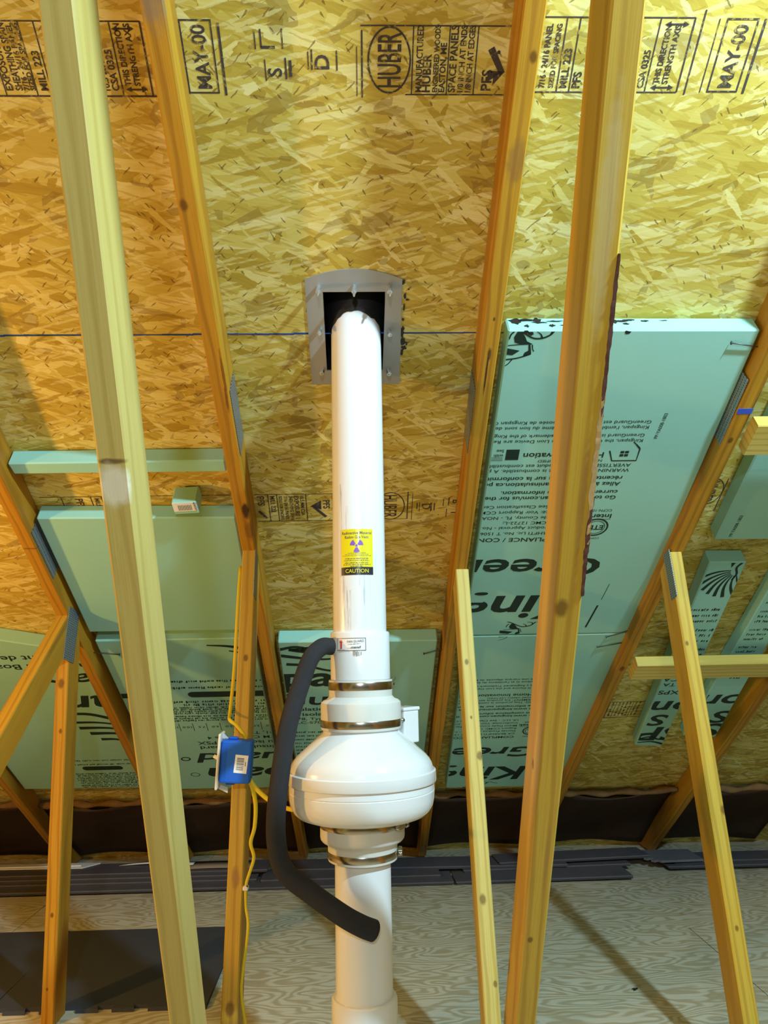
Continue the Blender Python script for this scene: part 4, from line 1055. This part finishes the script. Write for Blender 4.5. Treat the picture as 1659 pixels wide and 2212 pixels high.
bxv = [(-.080, 1.88, .0112), (.062, 1.88, .0112), (.062, 2.097, .0112), (-.080, 2.097, .0112), (-.080, 1.88, .16), (.062, 1.88, .16), (.062, 2.097, .16), (-.080, 2.097, .16)]
pyd('hood', bxv, [(0, 1, 5, 4), (1, 2, 6, 5), (2, 3, 7, 6), (3, 0, 4, 7), (4, 5, 6, 7)], MAT['blackrub'], rb, ROOF)
vv = []; ff = []; K = 40; rn = random.Random(6)
def rz(x, y): return ORG.z - TN*y
for k in range(K):
    a = 2*math.pi*k/K; x, y = PX+(.0590)*math.sin(a), PY-.0590*math.cos(a)
    z = rz(x, y)+.004+rn.uniform(-.003, .004)
    vv += [(x, y, z), (PX+.072*math.sin(a), PY-.072*math.cos(a), z+.05), (PX+.080*math.sin(a), PY-.080*math.cos(a), z+.15)]
for k in range(K):
    k2 = (k+1) % K
    for j in range(2): ff.append((k*3+j, k2*3+j, k2*3+j+1, k*3+j+1))
pyd('collar', vv, ff, MAT['blackrub'], rb, None, True)
vv = []; ff = []
for (u0, u1, v0, v1) in ((-.0768, .0588, 1.8852, 1.8858), (-.0768, .0588, 2.0912, 2.0918), (-.0768, -.0762, 1.8852, 2.0918), (.0582, .0588, 1.8852, 2.0918)):
    k = len(vv); vv += [(x, y, z) for z in (-.0005, .0115) for y in (v0, v1) for x in (u0, u1)]
    ff += [tuple(i+k for i in f_) for f_ in [(0, 2, 3, 1), (4, 5, 7, 6), (0, 1, 5, 4), (2, 6, 7, 3), (0, 4, 6, 2), (1, 3, 7, 5)]]
pyd('opening_lining', vv, ff, MAT['blackrub'], rb, ROOF)
# black sealant squeezed out beside the plate
P = Print(); rn2 = random.Random(21)
for (a, v, ra, rb_) in ((.0985, 1.862, .004, .007), (.103, 1.895, .003, .010), (.108, 1.905, .005, .003), (.101, 1.925, .002, .012), (.100, 1.955, .003, .004), (.099, 1.992, .005, .014), (.102, 2.012, .007, .012), (.104, 2.03, .008, .008), (.100, 2.045, .004, .010), (.11, 1.88, .003, .002), (.110, 2.02, .003, .006), (.1, 1.98, .004, .008)): smear(P, a, -v, ra, rb_)
so = P.build('sealant_smear', MAT['tar'], None, lambda a, b: R3(a, -b, -.0012)); tag(so, 'black sealant smeared on the sheathing beside the grey plate', 'sealant'); so['kind'] = 'stuff'

# ------------------------------------------------------------------ black foam tube
hp = [(PX-.0605, 1.654, CAMZ+.004), (-.086, 1.632, CAMZ+.003), (-.108, 1.615, CAMZ-.020), (-.126, 1.605, CAMZ-.068), (-.150, 1.590, CAMZ-.146), (-.165, 1.585, CAMZ-.236), (-.174, 1.585, CAMZ-.324), (-.170, 1.585, CAMZ-.385), (-.152, 1.583, CAMZ-.425), (-.105, 1.578, CAMZ-.460), (-.046, 1.570, CAMZ-.498), (-.010, 1.574, CAMZ-.519), (.013, 1.586, CAMZ-.532)]
tag(tube('foam_tube', hp, lambda f: .0178+.0022*f, MAT['hose'], None, 20, 10), 'black foam tube curving from the coupling past the fan to the lower pipe', 'tube')

# ------------------------------------------------------------------ switch box and cables
sb = thing('switch_box', (-.314, 1.99, CAMZ-.326), 'blue plastic switch box with a barcode sticker and ivory cover plate', 'switch')
def fit_sb(ang): return Matrix.Translation(Vector((-.316, 1.965, CAMZ-.266))) @ Matrix.Rotation(.06, 4, 'Y') @ Matrix.Rotation(.03, 4, 'Z')
ms = fit_sb(0)
box('box', -.032, .042, -.028, .028, -.049, .051, MAT['blue'], sb, ms, .005, 2)
cp = box('cover_plate', -.0395, -.0335, -.036, .036, -.064, .066, MAT['ivory'], sb, ms, .0025, 2)
tube('toggle', [ms @ Vector((-.037, 0, .003)), ms @ Vector((-.044, 0, .006)), ms @ Vector((-.052, 0, .010))], .0045, MAT['white'], cp, 8, 2)
prism('clear_tab', [(-.034, -.066), (-.012, -.075), (-.012, -.062), (-.030, -.056)], -.002, .002, MAT['clear'], sb, ms @ Matrix.Rotation(math.pi/2, 4, 'X'))
prism('clear_tab', [(-.034, .066), (-.018, .052), (-.034, .052)], -.002, .002, MAT['clear'], sb, ms @ Matrix.Rotation(math.pi/2, 4, 'X'))
stc = box('barcode_sticker', .003, .034, -.0290, -.0283, -.023, .019, MAT['white'], sb, ms @ Matrix.Rotation(.06, 4, 'Y'))
P = Print(); rn = random.Random(2); z = -.016
while z < .012:
    h_ = rn.choice((.0007, .0007, .0012, .002)); P.rect(.008, z, .025, z+h_); z += h_+rn.choice((.0006, .001, .0014))
P.rect(.028, -.006, .0295, .004)
P.build('barcode', MAT['greyink'], stc, lambda a, b: ms @ Matrix.Rotation(.06, 4, 'Y') @ Vector((a, -.0293, b)))
for zz_ in (.054, -.052): box('mounting_ear', -.018, .004, -.010, .010, zz_-.003, zz_+.003, MAT['blue'], sb, ms, .002)
def cable(pts, rad, label, flat=.5):
    o = tube('power_cable', pts, rad, MAT['yellow'], None, 10, 6, flat); tag(o, label, 'cable'); return o
cable([(-.346, 2.20, CAMZ+.235), (-.3455, 2.16, CAMZ+.125), (-.3465, 2.12, CAMZ-.05), (-.3455, 2.06, CAMZ-.155), (-.338, 2.01, CAMZ-.172), (-.318, 1.995, CAMZ-.185), (-.296, 1.985, CAMZ-.210), (-.290, 1.972, CAMZ-.226)], .0045, 'yellow cable running down the web into the top of the switch box', .6)
cable([(-.282, 1.972, CAMZ-.310), (-.275, 1.985, CAMZ-.335), (-.268, 1.99, CAMZ-.375), (-.270, 1.99, CAMZ-.425), (-.279, 1.99, CAMZ-.462), (-.271, 1.99, CAMZ-.495), (-.281, 1.99, CAMZ-.53), (-.288, 1.985, CAMZ-.555), (-.288, 1.98, CAMZ-.60), (-.280, 1.97, CAMZ-.645), (-.289, 1.96, CAMZ-.73), (-.291, 1.95, CAMZ-.78), (-.280, 1.95, CAMZ-.85), (-.262, 1.95, CAMZ-.96), (-.255, 1.95, .004)], lambda f: .0058 - .0022*min(1, f*2.2), 'yellow cable hanging from the switch box down to the floor', .55)
cable([(-.281, 1.975, CAMZ-.312), (-.262, 1.97, CAMZ-.335), (-.232, 1.96, CAMZ-.358), (-.195, 1.94, CAMZ-.372), (-.150, 1.90, CAMZ-.372), (-.100, 1.86, CAMZ-.36), (-.02, 1.84, CAMZ-.30), (.06, 1.80, CAMZ-.21)], .0055, 'yellow cable running from the switch box behind the fan', .6)
clp = thing('cable_clip', (-.288, 1.978, CAMZ-.562), 'small white clip on the hanging yellow cable', 'clip')
box('saddle', -.0065, .0065, -.006, .012, -.005, .005, MAT['white'], clp, Matrix.Translation(Vector((-.289, 1.982, CAMZ-.562))), .0025, 2)
lathe('clip_nail', [(0, .002), (.003, .002)], (-.2845, 1.977, CAMZ-.558), MAT['nail'], clp, 8)

# ------------------------------------------------------------------ floor things
def plank(x0, x1, y0, y1, z, label, ang=0.0, group=None):
    cx, cyy = (x0+x1)/2, (y0+y1)/2
    t = thing('flooring_plank', (cx, cyy, z), label, 'plank', group)
    mw = Matrix.Translation(Vector((cx, cyy, z))) @ Matrix.Rotation(ang, 4, 'Z')
    lx, ly = (x1-x0)/2, (y1-y0)/2
    box('plank_face', -lx, lx, -ly, ly, .003, .0105, MAT['plank'], t, mw, .001)
    box('tongue', -lx+.004, lx-.004, -ly-.007, ly-.004, 0, .0045, MAT['plank_edge'], t, mw)
    return t
plank(-2.1, -.55, 3.690, 3.86, .0, 'dark vinyl plank flat on the floor, bottom of the left stack')
plank(-2.2, -.50, 3.765, 3.935, .0108, 'dark vinyl plank second from the bottom of the left stack')
plank(-2.1, -.62, 3.800, 3.97, .0216, 'dark vinyl plank third from the bottom of the left stack')
plank(-2.0, -.46, 3.835, 4.005, .0324, 'dark vinyl plank on top of the left stack under the white strip')
plank(-.60, .392, 3.672, 3.842, .0, 'dark vinyl plank on the floor behind the lower pipe, edge toward the plywood', .012)
plank(-.48, .34, 3.745, 3.915, .0108, 'dark vinyl plank lying second in the stack behind the pipe', .012)
plank(-.42, .95, 3.845, 4.015, .0218, 'dark vinyl plank on top of the stack behind the pipe', -.03)
plank(.40, 1.21, 3.685, 3.835, .0, 'short dark vinyl plank with its cut end beside the toothed mat', .03)
plank(.62, 1.36, 3.868, 4.02, .0330, 'dark vinyl plank lying askew on the right stack', .085)
plank(.45, 1.25, 3.83, 3.98, .0108, 'dark vinyl plank under the askew one', .05) 
plank(1.42, 2.6, 3.815, 3.965, .002, 'dark vinyl plank on the far right floor by the eave', .0)
plank(1.46, 2.6, 3.855, 4.005, .0130, 'dark vinyl plank stacked on the far right one', .0)
# white strip and scraps on the planks
tw = thing('trim_strip', (-1.6, 3.99, .043), 'long white strip with an angled end on the left planks', 'strip')
prism('strip', [(-2.3, 3.955), (-1.345, 3.930), (-1.285, 4.005), (-1.33, 4.012), (-2.3, 4.03)], .0432, .0472, MAT['white'], tw)
box('raised_edge', -2.3, -1.36, 3.955, 3.962, .0472, .0512, MAT['white'], tw, Matrix.Rotation(0, 4, 'Z'))
def scrap(poly, z, label, mat, curl):
    cx = sum(p[0] for p in poly)/4; cyy = sum(p[1] for p in poly)/4
    vv = []; ff = []; n = 8
    for i in range(n+1):
        f = i/n
        for (a, b) in ((poly[0], poly[1]), (poly[3], poly[2])):
            x = a[0]+(b[0]-a[0])*f; y = a[1]+(b[1]-a[1])*f; vv.append((x, y, z+curl*math.sin(math.pi*f)))
    for i in range(n): ff.append((2*i, 2*i+2, 2*i+3, 2*i+1))
    o = pyd('paper_scrap', vv, ff, mat, None, None, True); tag(o, label, 'scrap')
    s_ = o.modifiers.new('s', 'SOLIDIFY'); s_.thickness = .002
scrap([(-1.18, 3.955), (-.80, 3.925), (-.80, 3.985), (-1.15, 3.985)], .0455, 'pale curled scrap on the planks behind the tall left web', MAT['white'], .010)
MAT['card'] = plain('card', (.34, .26, .17), .8)
scrap([(-.845, 3.86), (-.535, 3.85), (-.545, 3.97), (-.845, 3.98)], .0465, 'brown card scrap on the planks behind the switch web', MAT['card'], .004)
def mat_tile(x0, x1, y0, y1, z, label, mat, tooth=.05, th=.012, sides='f', ang=0.0):
    cx, cyy = (x0+x1)/2, (y0+y1)/2; lx, ly = (x1-x0)/2, (y1-y0)/2
    poly = []
    n = int((x1-x0)/tooth)
    x = -lx
    st_ = (x1-x0)/n
    for i in range(n):
        a = -lx+i*st_
        if i % 2 == 0: poly += [(a, -ly), (a+st_, -ly)]
        else: poly += [(a-st_*.12, -ly-tooth*.42), (a+st_*1.12, -ly-tooth*.42)]
    poly += [(lx, ly), (-lx, ly)]
    t = thing('foam_mat', (cx, cyy, z), label, 'mat')
    prism('tile', poly, 0, th, mat, t, Matrix.Translation(Vector((cx, cyy, z))) @ Matrix.Rotation(ang, 4, 'Z'))
    return t
mat_tile(-1.125, -.487, 2.545, 3.185, .0, 'black interlocking foam mat behind the tall left web, teeth toward the viewer', MAT['mat'])
mat_tile(-1.768, -1.128, 2.545, 3.190, .0, 'black interlocking foam mat beyond the left post', MAT['mat'])
tt = thing('foam_mat', (1.4, 3.90, .030), 'small grey foam mat piece with teeth on the right planks', 'mat')
poly = []; A = Vector((1.275, 4.03)); B = Vector((1.395, 3.83)); nn = Vector((-(B-A).y, (B-A).x)).normalized()*-.022
for i in range(11):
    q = A+(B-A)*(i/11); q2 = A+(B-A)*((i+1)/11); e = nn if i % 2 else Vector((0, 0))
    poly += [tuple(q+e), tuple(q2+e)]
poly += [(1.60, 3.84), (1.60, 4.02)]
prism('tile', poly, .0245, .0345, MAT['matgrey'], tt)
# dead fly on the plywood
fly = thing('dead_fly', (.82, 2.56, 0), 'tiny black dead fly on the plywood right of the webs', 'insect')
mwf = Matrix.Translation(Vector((.82, 2.56, .003))) @ Matrix.Rotation(.5, 4, 'Z')
def ell(nm, c, r, par):
    bmq = bmesh.new(); bmesh.ops.create_icosphere(bmq, subdivisions=1, radius=1, matrix=Matrix.Translation(Vector(c)) @ Matrix.Diagonal((*r, 1)))
    me_ = bpy.data.meshes.new(nm); bmq.to_mesh(me_); bmq.free(); return link(nm, me_, MAT['tar'], par, mwf)
ell('body', (0, 0, 0), (.008, .003, .003), fly); ell('head', (.009, 0, 0), (.003, .0028, .0028), fly); ell('wing', (-.003, .004, .001), (.007, .003, .0004), fly); ell('wing', (-.003, -.004, .001), (.007, .003, .0004), fly)
